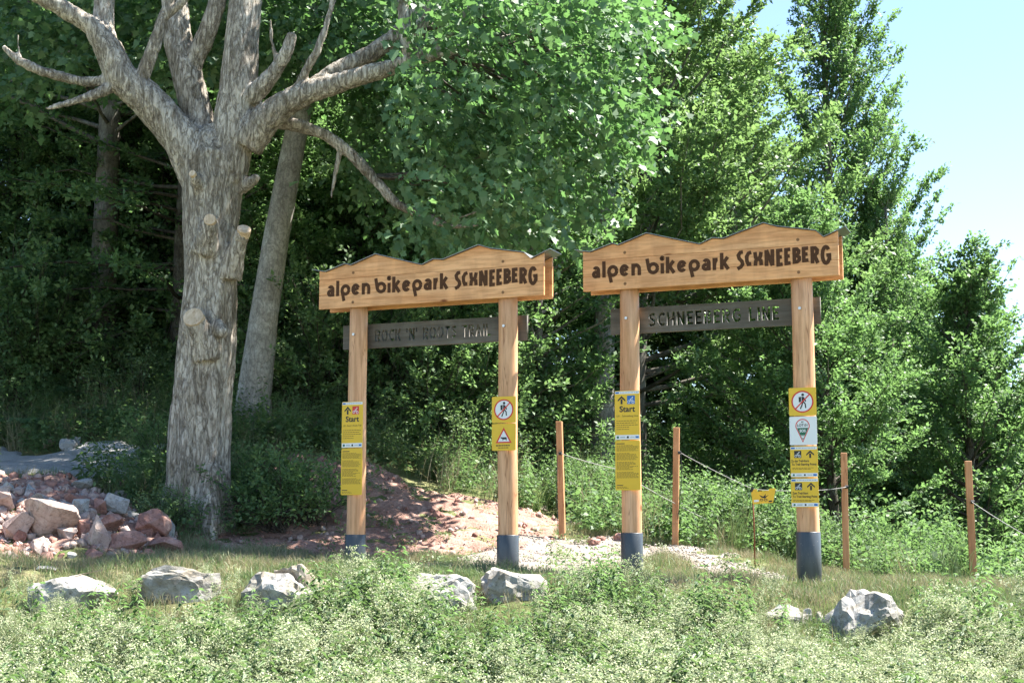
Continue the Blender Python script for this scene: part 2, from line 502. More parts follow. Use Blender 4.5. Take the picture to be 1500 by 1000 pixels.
class MB:
    """collects pieces into one mesh"""
    def __init__(self):
        self.v, self.f = [], []

    def add(self, verts, faces):
        n = len(self.v)
        self.v += [tuple(p) for p in verts]
        self.f += [tuple(i + n for i in f) for f in faces]
        return self

    def box(self, x0, x1, y0, y1, z0, z1):
        return self.add([(x0, y0, z0), (x1, y0, z0), (x1, y1, z0), (x0, y1, z0), (x0, y0, z1), (x1, y0, z1), (x1, y1, z1), (x0, y1, z1)],
                        [(3, 2, 1, 0), (4, 5, 6, 7), (0, 1, 5, 4), (1, 2, 6, 5), (2, 3, 7, 6), (3, 0, 4, 7)])

    def prism(self, poly, y0, y1):
        """poly: (x, z) list; extruded along y from y0 (front) to y1"""
        a = sum(poly[i][0] * poly[(i + 1) % len(poly)][1] - poly[(i + 1) % len(poly)][0] * poly[i][1] for i in range(len(poly)))
        if a < 0:
            poly = poly[::-1]
        n = len(poly)
        vs = [(x, y0, z) for x, z in poly] + [(x, y1, z) for x, z in poly]
        fs = [tuple(range(n)), tuple(range(2 * n - 1, n - 1, -1))]
        for i in range(n):
            j = (i + 1) % n
            fs.append((j, i, i + n, j + n))
        return self.add(vs, fs)

    def tube(self, pts, rad, seg=8, cap=True):
        pts = [Vector(p) for p in pts]
        rad = rad if isinstance(rad, (list, tuple)) else [rad] * len(pts)
        n0 = len(self.v)
        up = None
        for i, p in enumerate(pts):
            d = (pts[min(i + 1, len(pts) - 1)] - pts[max(i - 1, 0)]).normalized()
            if up is None:
                up = d.orthogonal().normalized()
            up = (up - d * up.dot(d)).normalized()
            s = d.cross(up)
            for k in range(seg):
                a = 2 * math.pi * k / seg
                self.v.append(tuple(p + (up * math.cos(a) + s * math.sin(a)) * rad[i]))
        for i in range(len(pts) - 1):
            for k in range(seg):
                a, b = n0 + i * seg + k, n0 + i * seg + (k + 1) % seg
                self.f.append((a, b, b + seg, a + seg))
        if cap:
            self.f.append(tuple(n0 + k for k in range(seg))[::-1])
            e = n0 + (len(pts) - 1) * seg
            self.f.append(tuple(e + k for k in range(seg)))
        return self

    def mesh(self, name, mat, smooth=False):
        return mesh_data(name, self.v, self.f, [mat], None, smooth)

    def build(self, name, mat, parent=None, smooth=False):
        return obj(name, self.mesh(name, mat, smooth), parent)


def ribbon(pts, w, closed=False):
    """2-D outline (list of (x, z)) of a stroke of width w along pts"""
    pts = [Vector((p[0], p[1])) for p in pts]
    L, Rr = [], []
    n = len(pts)
    for i in range(n):
        a = pts[max(i - 1, 0)]
        b = pts[i]
        c = pts[min(i + 1, n - 1)]
        d1 = (b - a).normalized() if i > 0 else (c - b).normalized()
        d2 = (c - b).normalized() if i < n - 1 else d1
        t = (d1 + d2)
        t = t.normalized() if t.length > 1e-6 else d1
        nn = Vector((-t.y, t.x))
        k = max(0.45, nn.dot(Vector((-d1.y, d1.x))))
        off = w / 2 / k
        L.append(b + nn * off)
        Rr.append(b - nn * off)
    return [(p.x, p.y) for p in L] + [(p.x, p.y) for p in Rr[::-1]]


def strokes_to(mb, strokes, w, y0, y1, step=0.00018):
    """each stroke: list of (x, z); drawn as quad strips so that curved strokes stay clean"""
    for k, s in enumerate(strokes):
        yy = y0 - step * k
        o = ribbon(s, w)
        n = len(s)
        Lp, Rp = o[:n], o[n:][::-1]
        vs, fs = [], []
        for a, b in zip(Lp, Rp):
            vs += [(a[0], yy, a[1]), (b[0], yy, b[1]), (a[0], y1, a[1]), (b[0], y1, b[1])]
        for i in range(n - 1):
            q, r = 4 * i, 4 * (i + 1)
            fs += [(q, q + 1, r + 1, r), (q + 1, q + 3, r + 3, r + 1), (q + 2, q, r, r + 2)]
        fs += [(0, 2, 3, 1), (4 * n - 4, 4 * n - 3, 4 * n - 1, 4 * n - 2)]
        mb.add(vs, fs)


def arc(cx, cz, rx, rz, a0, a1, n=14):
    return [(cx + rx * math.cos(R(a0 + (a1 - a0) * i / n)), cz + rz * math.sin(R(a0 + (a1 - a0) * i / n))) for i in range(n + 1)]


def disc(cx, cz, r, n=24, r2=None):
    return [(cx + r * math.cos(2 * math.pi * i / n), cz + (r2 or r) * math.sin(2 * math.pi * i / n)) for i in range(n)]


def text_mesh(name, s, size, mat, offset=0.0):
    """printed text in the x-z plane, origin at the centre of its baseline, facing -y"""
    cu = bpy.data.curves.new(name, 'FONT')
    cu.body = s
    cu.size = size
    cu.offset = offset
    cu.align_x = 'CENTER'
    cu.resolution_u = 3
    to = bpy.data.objects.new(name, cu)
    COL.objects.link(to)
    dg = bpy.context.evaluated_depsgraph_get()
    me = bpy.data.meshes.new_from_object(to.evaluated_get(dg))
    bpy.data.objects.remove(to)
    bpy.data.curves.remove(cu)
    me.transform(Matrix.Rotation(R(90), 4, 'X'))
    me.materials.clear()
    me.materials.append(M[mat])
    return me


# ------------------------------------------------------------------ terrain
CTRL = []


def cp(px, py, Y):
    CTRL.append(tuple(P(px, py, Y)))


def cw(x, y, z):
    CTRL.append((x, y, z))


for a in [(-100, 832, 13.3), (0, 832, 13.2), (250, 838, 13.1), (500, 838, 13.2), (700, 850, 12.9), (950, 868, 12.7), (1200, 878, 12.5), (1450, 884, 12.7), (1600, 890, 12.8)]:
    cp(*a)
for x in (-9, -5, -2.5, 0, 2.5, 5, 9):
    cw(x, 10.9 + (0.35 if x < -1 else 0), -0.62)
    cw(x, 9.2, -0.98)
    cw(x, 6.5, -1.05)
    cw(x, 0, -1.08)
    cw(x, -12, -1.1)
cw(-1.65, 15.1, 0.07); cw(0.0, 14.4, 0.07); cw(1.2, 14.35, 0.0); cw(2.83, 13.7, 0.0); cw(0.6, 14.5, 0.03)
for a in [(290, 782, 17), (60, 822, 14.3), (200, 822, 14.6), (350, 815, 15.5), (30, 718, 16.2), (150, 735, 16.4), (-150, 715, 16.2), (80, 692, 17.5), (80, 668, 20.5), (-150, 668, 20.5), (-150, 690, 17.5), (210, 720, 18.0), (80, 565, 24), (-150, 565, 24), (250, 560, 24),
          (500, 690, 18.6), (430, 670, 18.8), (600, 712, 18.9), (700, 733, 19), (790, 752, 19.5), (560, 800, 16.4), (420, 800, 16.2), (700, 797, 16.7), (760, 800, 16.8),
          (450, 575, 22.5), (560, 630, 22), (750, 660, 23.5), (885, 722, 23.5), (823, 793, 17.5), (989, 801, 17.9), (905, 797, 17.6), (1060, 785, 20), (1105, 829, 17.0), (1240, 843, 17.2), (1426, 867, 16.2), (1180, 850, 15.8), (1150, 806, 20), (1000, 740, 23)]:
    cp(*a)
for a in [(4.9, 19.5, -0.35), (6.4, 18.5, -0.75), (4.5, 24, -0.6), (8, 22, -1.6), (7, 28, -2.0), (11, 26, -3.0), (3, 28, 1.2), (-4, 28, 4.2), (-10, 28, 4.8), (0, 34, 4.0), (-8, 36, 6.5), (-18, 36, 7), (-18, 22, 3.5), (-16, 13, 0.6), (14, 14, -1.2), (10, 36, -2.5), (20, 30, -6),
          (-14, 55, 11), (4, 55, 5), (24, 55, -8), (-40, 40, 10), (-40, 10, 2), (40, 20, -8), (40, -10, -2.5), (-40, -20, -1.1), (0, -30, -1.3), (-40, 80, 18), (0, 90, 9), (50, 80, -14)]:
    cw(*a)
CA = np.array(CTRL)


def tps_fit(pts):
    xy, z = pts[:, :2], pts[:, 2]
    n = len(pts)
    d = np.hypot(xy[:, None, 0] - xy[None, :, 0], xy[:, None, 1] - xy[None, :, 1])
    K = np.where(d > 0, d * d * np.log(d + 1e-9), 0) + np.eye(n) * 0.08
    Pm = np.c_[np.ones(n), xy]
    A = np.zeros((n + 3, n + 3))
    A[:n, :n], A[:n, n:], A[n:, :n] = K, Pm, Pm.T
    return np.linalg.solve(A, np.r_[z, 0, 0, 0])


TW = tps_fit(CA)


def hgt(x, y):
    x = np.atleast_1d(np.asarray(x, dtype=float))
    y = np.atleast_1d(np.asarray(y, dtype=float))
    sh = x.shape
    x, y = np.clip(x.ravel(), -70, 70), np.clip(y.ravel(), -40, 110)
    out = np.empty_like(x)
    for s in range(0, len(x), 20000):
        e = s + 20000
        d = np.hypot(x[s:e, None] - CA[None, :, 0], y[s:e, None] - CA[None, :, 1])
        out[s:e] = (d * d * np.log(d + 1e-9)) @ TW[:len(CA)] + TW[-3] + TW[-2] * x[s:e] + TW[-1] * y[s:e]
    rough = 0.035 * np.sin(x * 2.3 + 1.1 * np.sin(y * 1.7)) * np.sin(y * 2.1 + np.sin(x * 1.3)) + 0.018 * np.sin(x * 6.1 + y * 2.2) * np.sin(y * 5.3 - x * 1.7)
    return (out + rough).reshape(sh)


def h1(x, y):
    return float(hgt(x, y)[0])


def hit(px, py, y0=9.0, y1=40.0):
    """where the sight line through a photo pixel meets the terrain"""
    u, t = ray(px, py)
    Y = np.linspace(y0, y1, 900)
    d = EYE + t * Y - hgt(u * Y, Y)
    k = np.where(d < 0)[0]
    i = k[0] if len(k) else len(Y) - 1
    return Vector((u * Y[i], Y[i], float(hgt(u * Y[i], Y[i])[0])))


def sheet(name, xs, ys, mat, lift=0.0, mask=None, kind='structure', bumps=0.0):
    X, Y = np.meshgrid(xs, ys)
    Z = hgt(X, Y) + lift
    if bumps:
        f = lambda s, a, b: np.sin(X * s + a * np.sin(Y * s * .7 + b)) * np.sin(Y * s * 1.13 + b * np.sin(X * s * .8))
        Z = Z + bumps * (f(7, 1.3, .6) + .6 * f(15, 1.9, 1.2) + .4 * f(31, 1.1, 2.0))
    nx, ny = len(xs), len(ys)
    idx = np.arange(nx * ny).reshape(ny, nx)
    q = np.stack([idx[:-1, :-1], idx[:-1, 1:], idx[1:, 1:], idx[1:, :-1]], -1).reshape(-1, 4)
    V = np.stack([X, Y, Z], -1).reshape(-1, 3)
    if mask is not None:
        c = V[q].mean(1)
        q = q[mask(c[:, 0], c[:, 1])]
        used = np.unique(q)
        mp = np.zeros(len(V), dtype=int)
        mp[used] = np.arange(len(used))
        V, q = V[used], mp[q]
        ed = np.sort(np.concatenate([q[:, [0, 1]], q[:, [1, 2]], q[:, [2, 3]], q[:, [3, 0]]]), 1)
        key = ed[:, 0].astype(np.int64) * len(V) + ed[:, 1]
        u_, c_ = np.unique(key, return_counts=True)
        bd = np.unique(np.concatenate([u_[c_ == 1] // len(V), u_[c_ == 1] % len(V)]))
        V[bd, 2] -= lift + 0.045
    return tag(obj(name, mesh_data(name, V, q, [mat], None, True)), kind=kind)


xs = np.concatenate([np.linspace(-900, -75, 8), np.linspace(-70, -13, 40), np.linspace(-12, 12, 161), np.linspace(13, 70, 40), np.linspace(75, 900, 8)])
ys = np.concatenate([np.linspace(-600, -45, 6), np.linspace(-40, 5, 20), np.linspace(5.5, 24, 150), np.linspace(24.4, 60, 60), np.linspace(62, 110, 20), np.linspace(120, 1500, 8)])
ground = sheet('ground', xs, ys, 'ground')


def wob(x, y, s=1.0):
    return 0.16 * np.sin(x * 3.1 * s + 1.7 * np.sin(y * 2.3 * s)) + 0.1 * np.sin(y * 5.2 * s + x * 2.7 * s) + 0.05 * np.sin(x * 11 * s - y * 9 * s)


def poly_mask(poly):
    """mask of points inside a pixel-traced outline laid on the ground, with an uneven edge"""
    pp = [hit(a, b) for a, b in poly]
    px = np.array([p.x for p in pp]); py = np.array([p.y for p in pp])

    def f(x, y):
        xx, yy = x + wob(x, y), y + wob(y, x)
        ins = np.zeros(x.shape, dtype=bool)
        j = len(px) - 1
        for i in range(len(px)):
            c = ((py[i] > yy) != (py[j] > yy)) & (xx < (px[j] - px[i]) * (yy - py[i]) / (py[j] - py[i] + 1e-12) + px[i])
            ins ^= c
            j = i
        return ins
    f.box = (px.min() - .4, px.max() + .4, py.min() - .4, py.max() + .4)
    return f


def sheet_in(name, mask, mat, lift, step=0.05, bumps=0.0):
    b = mask.box
    return sheet(name, np.arange(b[0], b[1], step), np.arange(b[2], b[3], step), mat, lift, mask, 'structure', bumps)


def world_mask(pts):
    px = np.array([p[0] for p in pts]); py = np.array([p[1] for p in pts])

    def f(x, y):
        xx, yy = x + wob(x, y), y + wob(y, x)
        ins = np.zeros(x.shape, dtype=bool)
        j = len(px) - 1
        for i in range(len(px)):
            c = ((py[i] > yy) != (py[j] > yy)) & (xx < (px[j] - px[i]) * (yy - py[i]) / (py[j] - py[i] + 1e-12) + px[i])
            ins ^= c
            j = i
        return ins
    f.box = (px.min() - .4, px.max() + .4, py.min() - .4, py.max() + .4)
    return f


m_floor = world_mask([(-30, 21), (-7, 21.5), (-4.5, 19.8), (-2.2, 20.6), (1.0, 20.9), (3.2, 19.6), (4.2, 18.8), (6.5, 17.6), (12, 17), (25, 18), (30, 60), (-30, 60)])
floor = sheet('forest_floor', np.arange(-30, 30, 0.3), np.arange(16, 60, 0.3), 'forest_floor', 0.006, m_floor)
m_mound = world_mask([(-3.6, 15.9), (-2.3, 15.75), (-0.6, 16.1), (0.25, 16.6), (0.7, 17.6), (0.8, 18.9), (0.2, 19.3), (-1.0, 19.2), (-2.2, 19.0), (-3.0, 18.9), (-3.5, 18.0)])
mound = sheet_in('earth_mound', m_mound, 'red_earth', 0.02, 0.045, 0.028)
m_scree = world_mask([(-7.5, 13.9), (-5.6, 14.2), (-4.3, 14.9), (-3.8, 15.6), (-3.9, 16.6), (-4.9, 17.1), (-6.5, 17.0), (-9, 16.6), (-9, 14.2)])
scree = sheet_in('rubble_slope', m_scree, 'red_earth', 0.02, 0.05, 0.03)
m_path = world_mask([(-1.5, 14.5), (-0.5, 13.95), (0.5, 13.8), (0.75, 14.3), (0.85, 15.0), (1.35, 16.2), (1.9, 17.4), (1.2, 17.9), (0.2, 17.2), (-0.4, 16.2), (-0.9, 15.4)])
path = sheet_in('gravel_path', m_path, 'gravel', 0.03, 0.05, 0.006)
m_path2 = world_mask([(1.6, 14.5), (2.4, 14.05), (3.2, 13.85), (3.35, 14.3), (3.1, 15.2), (2.9, 16.4), (2.5, 17.6), (1.9, 18.2), (1.6, 17.6), (2.1, 16.2)])
path2 = sheet_in('gravel_path', m_path2, 'gravel', 0.026, 0.05, 0.006)
m_path3 = world_mask([(-12, 17.1), (-7, 17.0), (-5.2, 17.3), (-4.7, 18.4), (-4.7, 19.9), (-5.6, 20.8), (-8, 20.9), (-12, 20.7)])
path3 = sheet_in('gravel_path', m_path3, 'gravel_grey', 0.034, 0.06, 0.006)
m_road = lambda x, y: (y < 4.2 + 0.4 * np.sin(x * .6))
road = sheet('road', np.linspace(-40, 40, 80), np.linspace(-6, 4.6, 40), 'gravel_grey', 0.015, m_road)


def in_any(x, y, masks):
    r = np.zeros(x.shape, dtype=bool)
    for m in masks:
        r |= m(x, y)
    return r


# ------------------------------------------------------------------ rocks
def rock_mesh(name, size, seed, mat, pts=18, rough=0.05, cuts=2, flat=None):
    """an angular broken stone of size (x, y, z), standing on z = 0"""
    rs = random.Random(seed)
    bm = bmesh.new()
    for _ in range(pts):
        v = Vector((rs.gauss(0, 1), rs.gauss(0, 1), rs.gauss(0, 1))).normalized() * rs.uniform(0.8, 1.05)
        v = Vector((max(-.72, min(.72, v.x)), max(-.72, min(.72, v.y)), max(-.72, min(.72, v.z))))
        bm.verts.new(v)
    bmesh.ops.convex_hull(bm, input=bm.verts)
    for v in [v for v in bm.verts if not v.link_faces]:
        bm.verts.remove(v)
    bmesh.ops.bevel(bm, geom=list(bm.edges), offset=0.05 if pts > 13 else 0.022, segments=1, affect='EDGES')
    bmesh.ops.triangulate(bm, faces=bm.faces)
    bmesh.ops.subdivide_edges(bm, edges=[e for e in bm.edges if e.calc_length() > 0.22], cuts=cuts, use_grid_fill=True)
    bmesh.ops.triangulate(bm, faces=bm.faces)
    off = Vector((seed * 3.7 % 91, seed * 1.3 % 57, seed * 2.1 % 33))
    for v in bm.verts:
        n = mnoise.noise(v.co * 2.2 + off) * 1.2 + mnoise.noise(v.co * 5.5 + off) * .7 + mnoise.noise(v.co * 12 + off) * 0.35
        v.co += v.co.normalized() * n * rough * 1.6
    lo = min(v.co.z for v in bm.verts)
    ex = max(abs(v.co.x) for v in bm.verts); ey = max(abs(v.co.y) for v in bm.verts); hi = max(v.co.z for v in bm.verts)
    for v in bm.verts:
        v.co = Vector((v.co.x / ex * size[0] / 2, v.co.y / ey * size[1] / 2, (v.co.z - lo) / (hi - lo) * size[2]))
    me = bpy.data.meshes.new(name)
    bm.to_mesh(me)
    bm.free()
    me.materials.append(M[mat])
    return me


def put_rock(name, px, py, Y, wpx, hpx, mat, label, cat='boulder', seed=1, tilt=(0, 0, 0), group=None, depth=0.8, sink=0.0, pts=18, rough=0.075):
    """bottom-centre of the stone at photo pixel (px, py) at distance Y"""
    p = P(px, py, Y)
    k = Y / FPX
    w, h = wpx * k, hpx * k
    cu = max(1, min(4, int(wpx / 25)))
    o = obj(name, rock_mesh(name, (w, w * depth, h), seed, mat, pts, rough, cu))
    o.location = p - Vector((0, 0, sink))
    o.rotation_euler = [R(t) for t in tilt]
    return tag(o, label, cat, group)


BANK = 'grey boulders along the bank'
put_rock('boulder', 106, 932, 12.5, 128, 90, 'limestone', 'rounded grey boulder half buried at the far left end of the bank', 'boulder', 11, (4, -3, 20), BANK, rough=0.035)
put_rock('boulder', 255, 915, 12.5, 128, 84, 'limestone', 'long flat-topped pale boulder, second from the left on the bank', 'boulder', 12, (0, 8, 5), BANK)
put_rock('boulder', 396, 930, 12.3, 118, 92, 'limestone', 'light grey boulder between the long flat boulder and the brown-faced one', 'boulder', 23, (0, 14, -10), BANK)
put_rock('boulder', 464, 920, 12.6, 106, 100, 'limestone_brown', 'wedge shaped boulder with a dark brown shaded face near the left gate', 'boulder', 34, (3, -8, 35), BANK, pts=12)
put_rock('boulder', 512, 905, 12.6, 50, 60, 'limestone', 'small grey rock squeezed beside the brown-faced boulder', 'boulder', 15, (0, 0, 0), BANK)
put_rock('boulder', 655, 938, 12.3, 118, 98, 'limestone', 'blocky pale boulder below the gravel path in front of left gate', 'boulder', 26, (0, -4, 10), BANK)
put_rock('boulder', 742, 908, 12.5, 112, 76, 'limestone', 'whitish boulder sloping to the right below the right post of the left gate', 'boulder', 57, (0, 16, 0), BANK)
put_rock('boulder', 1146, 950, 12.0, 80, 64, 'limestone', 'low grey boulder left of the crumbled stones on the bank', 'boulder', 18, (0, 6, 0), BANK)
put_rock('boulder', 1246, 985, 11.9, 140, 122, 'limestone', 'big white slab slanting down to the right below the right gate', 'boulder', 49, (0, 24, 10), BANK, pts=14)
put_rock('boulder', 1352, 965, 11.9, 70, 46, 'limestone', 'half hidden pale boulder right of the slanting white slab', 'boulder', 60, (0, 12, 0), BANK)
put_rock('boulder', 1036, 938, 12.1, 34, 36, 'grey_rock', 'small bluish grey rock in the weeds below the right gate', 'boulder', 21, (0, 0, 0), BANK)
for i, (a, b, w, h) in enumerate([(1178, 920, 24, 22), (1196, 925, 22, 30), (1186, 945, 26, 22), (1205, 942, 20, 26), (1172, 940, 18, 16), (1192, 905, 18, 18)]):
    put_rock('crumbled_stone', a, b, 12.0, w, h, 'limestone', 'small crumbled white stone packed beside the slanting slab', 'stone', 70 + i, (i * 7, i * 11, i * 40), 'crumbled stones on the bank')
put_rock('stone', 70, 838, 13.2, 32, 14, 'limestone', 'flat white stone lying in the grass below the red rubble', 'stone', 81)

PILE = 'rubble stones left of the big tree'
pile = [  # zoomed coordinates (x, y of the centre, w, h), material, label
    (240, 570, 400, 300, 'pale_rock', 'largest pinkish slab leaning across the rubble pile', (0, 32, 8)),
    (30, 480, 150, 150, 'pale_rock', 'smooth pink rock at the left picture edge above the slab', (0, 5, 0)),
    (95, 650, 210, 200, 'pale_rock', 'jagged pale rock below the largest pinkish slab', (0, 20, 30)),
    (410, 505, 190, 110, 'grey_rock', 'bluish grey flat stone on top of the rubble pile', (0, 4, 0)),
    (585, 530, 150, 135, 'grey_rock', 'round tan grey stone in the middle of the rubble pile', (0, 0, 20)),
    (825, 500, 190, 140, 'grey_rock', 'grey wedge shaped stone at the right of the pile top', (0, 18, 0)),
    (890, 440, 165, 90, 'grey_rock', 'flat grey stone lying behind the grey wedge', (0, -4, 0)),
    (550, 455, 160, 80, 'red_rock', 'dull red flat stone behind the round tan stone', (0, 0, 0)),
    (600, 350, 150, 90, 'grey_rock', 'brown grey stone at the gravel path edge', (0, 0, 40)),
    (690, 295, 95, 65, 'grey_rock', 'small grey stone at the path edge above the rubble pile', (0, 0, 0)),
    (870, 340, 130, 80, 'red_rock', 'rusty red stone nearest the shrubs beside the path', (0, 0, 0)),
    (800, 650, 220, 150, 'red_rock', 'square dull red block in the front of the rubble pile', (0, -4, 0)),
    (1070, 620, 260, 190, 'red_rock', 'long red stone slanting down towards the big tree', (0, 30, 0)),
    (1245, 660, 66, 150, 'grey_rock', 'thin upright stone beside the foot of the big tree', (0, 0, 0)),
    (930, 770, 260, 150, 'red_rock', 'broad red boulder low in front of the rubble', (0, 6, 0)),
    (1220, 790, 300, 110, 'red_rock', 'long flat red boulder in front of the big tree', (0, 6, 0)),
    (700, 705, 170, 210, 'pale_rock', 'tall pale red stone standing in the rubble front', (0, 20, 0)),
    (600, 670, 120, 130, 'red_rock', 'dark red stone left of the tall pale one', (0, 0, 0)),
    (500, 710, 140, 110, 'pale_rock', 'pale angular stone below the foot of the pink slab', (0, -12, 0)),
    (250, 820, 100, 120, 'pale_rock', 'white pink angular stone low at the left of the rubble', (0, 10, 0)),
    (510, 615, 100, 85, 'pale_rock', 'small pale stone between slab and round tan stone', (0, 0, 0)),
    (725, 510, 110, 110, 'red_rock', 'reddish stone between round tan stone and grey wedge', (0, 0, 0)),
]
for i, (x, y, w, h, mt, lb, tl) in enumerate(pile):
    px, py = x * .2, 640 + (y + h * .5) * .2
    g = hit(px, min(py, 826), 13.4)
    put_rock('rubble_stone', px, py, g.y, w * .2 * 1.05, h * .2 * 1.12, mt, lb, 'stone', 100 + i * 3, tl, PILE, 0.75, 0.01, 11, 0.04)
rs = random.Random(5)
for i in range(120):
    px = rs.uniform(-40, 235); t = rs.random()
    lo = 712 + max(0, px) * 0.12
    py = lo + (822 - lo) * t
    g = hit(px, py, 13.4)
    w = rs.uniform(11, 34)
    hh = w * rs.uniform(.55, .9)
    mt = rs.choice(['red_rock', 'red_rock', 'red_rock', 'pale_rock', 'pale_rock', 'pale_rock', 'grey_rock'])
    cn = {'red_rock': 'dull red', 'pale_rock': 'pale pinkish', 'grey_rock': 'grey'}[mt]
    wh_ = 'at the left picture edge of the rubble' if px < 40 else 'nearest the big tree in the rubble' if px > 160 else 'in the middle of the rubble beside the path'
    o = put_rock('rubble_stone', px, py + w * .3, g.y, w, hh, mt, f"{'small' if w < 22 else 'fist sized'} {cn} broken stone {wh_}", 'stone', 300 + i, (rs.uniform(-20, 20), rs.uniform(-20, 20), rs.uniform(0, 360)), 'small rubble stones', pts=10, rough=.04)
for i, (px, py, w, h, mt, lb) in enumerate([
        (100, 662, 26, 22, 'grey_rock', 'grey stone stack, largest stone at the back edge of the gravel path'), (72, 656, 22, 16, 'pale_rock', 'flat stone left of the largest one behind the path'),
        (112, 655, 14, 18, 'grey_rock', 'upright small stone leaning on the largest one behind the path'), (130, 664, 24, 12, 'grey_rock', 'flat grey stone right of the stack behind the path'),
        (216, 676, 26, 16, 'pale_rock', 'pale stone among the weeds at the tree foot behind path'),
        (868, 800, 28, 14, 'red_rock', 'red stone at the path edge beside the left fence stake'), (905, 795, 22, 17, 'red_rock', 'angular red stone at the far path end'), (880, 795, 16, 12, 'red_rock', 'small red stone between the two path edge stones'),
        (770, 745, 22, 14, 'red_rock', 'red stone half way between mound top and fence stake'), (795, 748, 20, 11, 'pale_rock', 'pale stone beside the fence stake on the mound end'), (590, 716, 20, 11, 'red_rock', 'red clod highest on the earth mound'),
        (690, 765, 18, 11, 'red_rock', 'red stone low on the earth mound beside the gate post'), (640, 755, 16, 10, 'red_rock', 'red stone in the middle of the earth mound'), (608, 770, 20, 10, 'pale_rock', 'pale stone low on the earth mound'), (575, 790, 16, 9, 'pale_rock', 'pale stone at the foot of the earth mound')]):
    g = hit(px, py, 14)
    put_rock('stone', px, py + 2, g.y, w, h, mt, lb, 'stone', 400 + i, (0, 0, i * 50), 'single stones on paths and mound')


# ------------------------------------------------------------------ gates
ROT = -R(22)
PROF = [(-0.03, .432), (0, .417), (.032, .401), (.125, .472), (.150, .451), (.265, .551), (.476, .397), (.527, .449), (.569, .436), (.725, .56), (.776, .515), (.92, .446), (.949, .377), (1.0, .43), (1.03, .462)]
LB = 2.59


def prof_h(s):
    u = s / LB + .5
    for (a, ha), (b, hb) in zip(PROF, PROF[1:]):
        if a <= u <= b:
            return ha + (hb - ha) * (u - a) / (b - a)
    return PROF[-1][1]


def board_planks(parent, y0, y1, name):
    """horizontal planks cut to the mountain outline: returns nothing, adds one object for each plank"""
    xs_ = [-LB / 2] + [(u - .5) * LB for u, _ in PROF if 0 < u < 1] + [LB / 2]
    seams = [0.0, 0.148, 0.318, None]
    for k in range(3):
        mb = MB()
        z0 = seams[k] + (0.0012 if k else 0)
        if seams[k + 1] is not None:
            z1 = seams[k + 1] - 0.0012
            poly = [(-LB / 2, z0), (LB / 2, z0), (LB / 2, z1), (-LB / 2, z1)]
        else:
            poly = [(-LB / 2, z0), (LB / 2, z0)] + [(x, prof_h(x)) for x in xs_[::-1]]
        mb.prism(poly, y0 + 0.0006 * (k % 2), y1)
        o = mb.build('plank', 'larch', parent)
        bv = o.modifiers.new('edge', 'BEVEL')
        bv.width = 0.0025
        bv.segments = 2
        bv.limit_method = 'ANGLE'


def glyph_low(ch, x0, x1, w, xh, asc, desc):
    """stroke lists of a rounded bold lower-case letter, in board coordinates (x, z above the baseline)"""
    a, b = x0 + w / 2, x1 - w / 2
    X = lambda t: a + (b - a) * t
    lo, hi = w / 2, xh - w / 2
    Z = lambda t: lo + (hi - lo) * t
    rx, rz, cx, cz = (b - a) / 2, (hi - lo) / 2, (a + b) / 2, (lo + hi) / 2
    if ch == 'a':
        return [arc(X(.46), Z(.24), (b - a) * .44, (hi - lo) * .26, 0, 360, 18), [(X(1), 0), (X(1), Z(.7))] , arc(X(.55), Z(.66), (b - a) * .45, (hi - lo) * .34, 0, 150, 10)]
    if ch == 'l':
        return [[(X(.5), 0), (X(.5), asc)]]
    if ch == 'p':
        return [arc(cx, cz, rx, rz, 0, 360, 24), [(X(-.02), Z(.45)), (X(.3), desc)]]
    if ch == 'e':
        return [arc(cx, cz, rx, rz, 20, 322, 22), [(X(.2), Z(.42)), (X(.98), Z(.68))]]
    if ch == 'n':
        return [[(X(0), 0), (X(0), xh)], arc(X(.5), Z(.5), (b - a) * .5, (hi - lo) * .5, 180, 0, 12) + [(X(1), 0)]]
    if ch == 'b':
        c2 = (X(.14) + b) / 2
        return [arc(c2, cz, b - c2, rz, 0, 360, 24), [(X(-.05), asc * .97), (X(.14), Z(.4))]]
    if ch == 'i':
        return [[(X(.5), 0), (X(.5), xh * .86)], arc(X(.5), asc - w * .35, w * .22, w * .22, 0, 360, 12)]
    if ch == 'k':
        return [[(X(0), 0), (X(0), asc)], [(X(.1), Z(.4)), (X(.92), xh)], [(X(.3), Z(.6)), (X(.98), 0)]]
    if ch == 'r':
        return [[(X(0), 0), (X(0), xh)], arc(X(1.0), Z(.2), (b - a) * 1.0, (hi - lo) * .8, 180, 85, 8)]
    return []


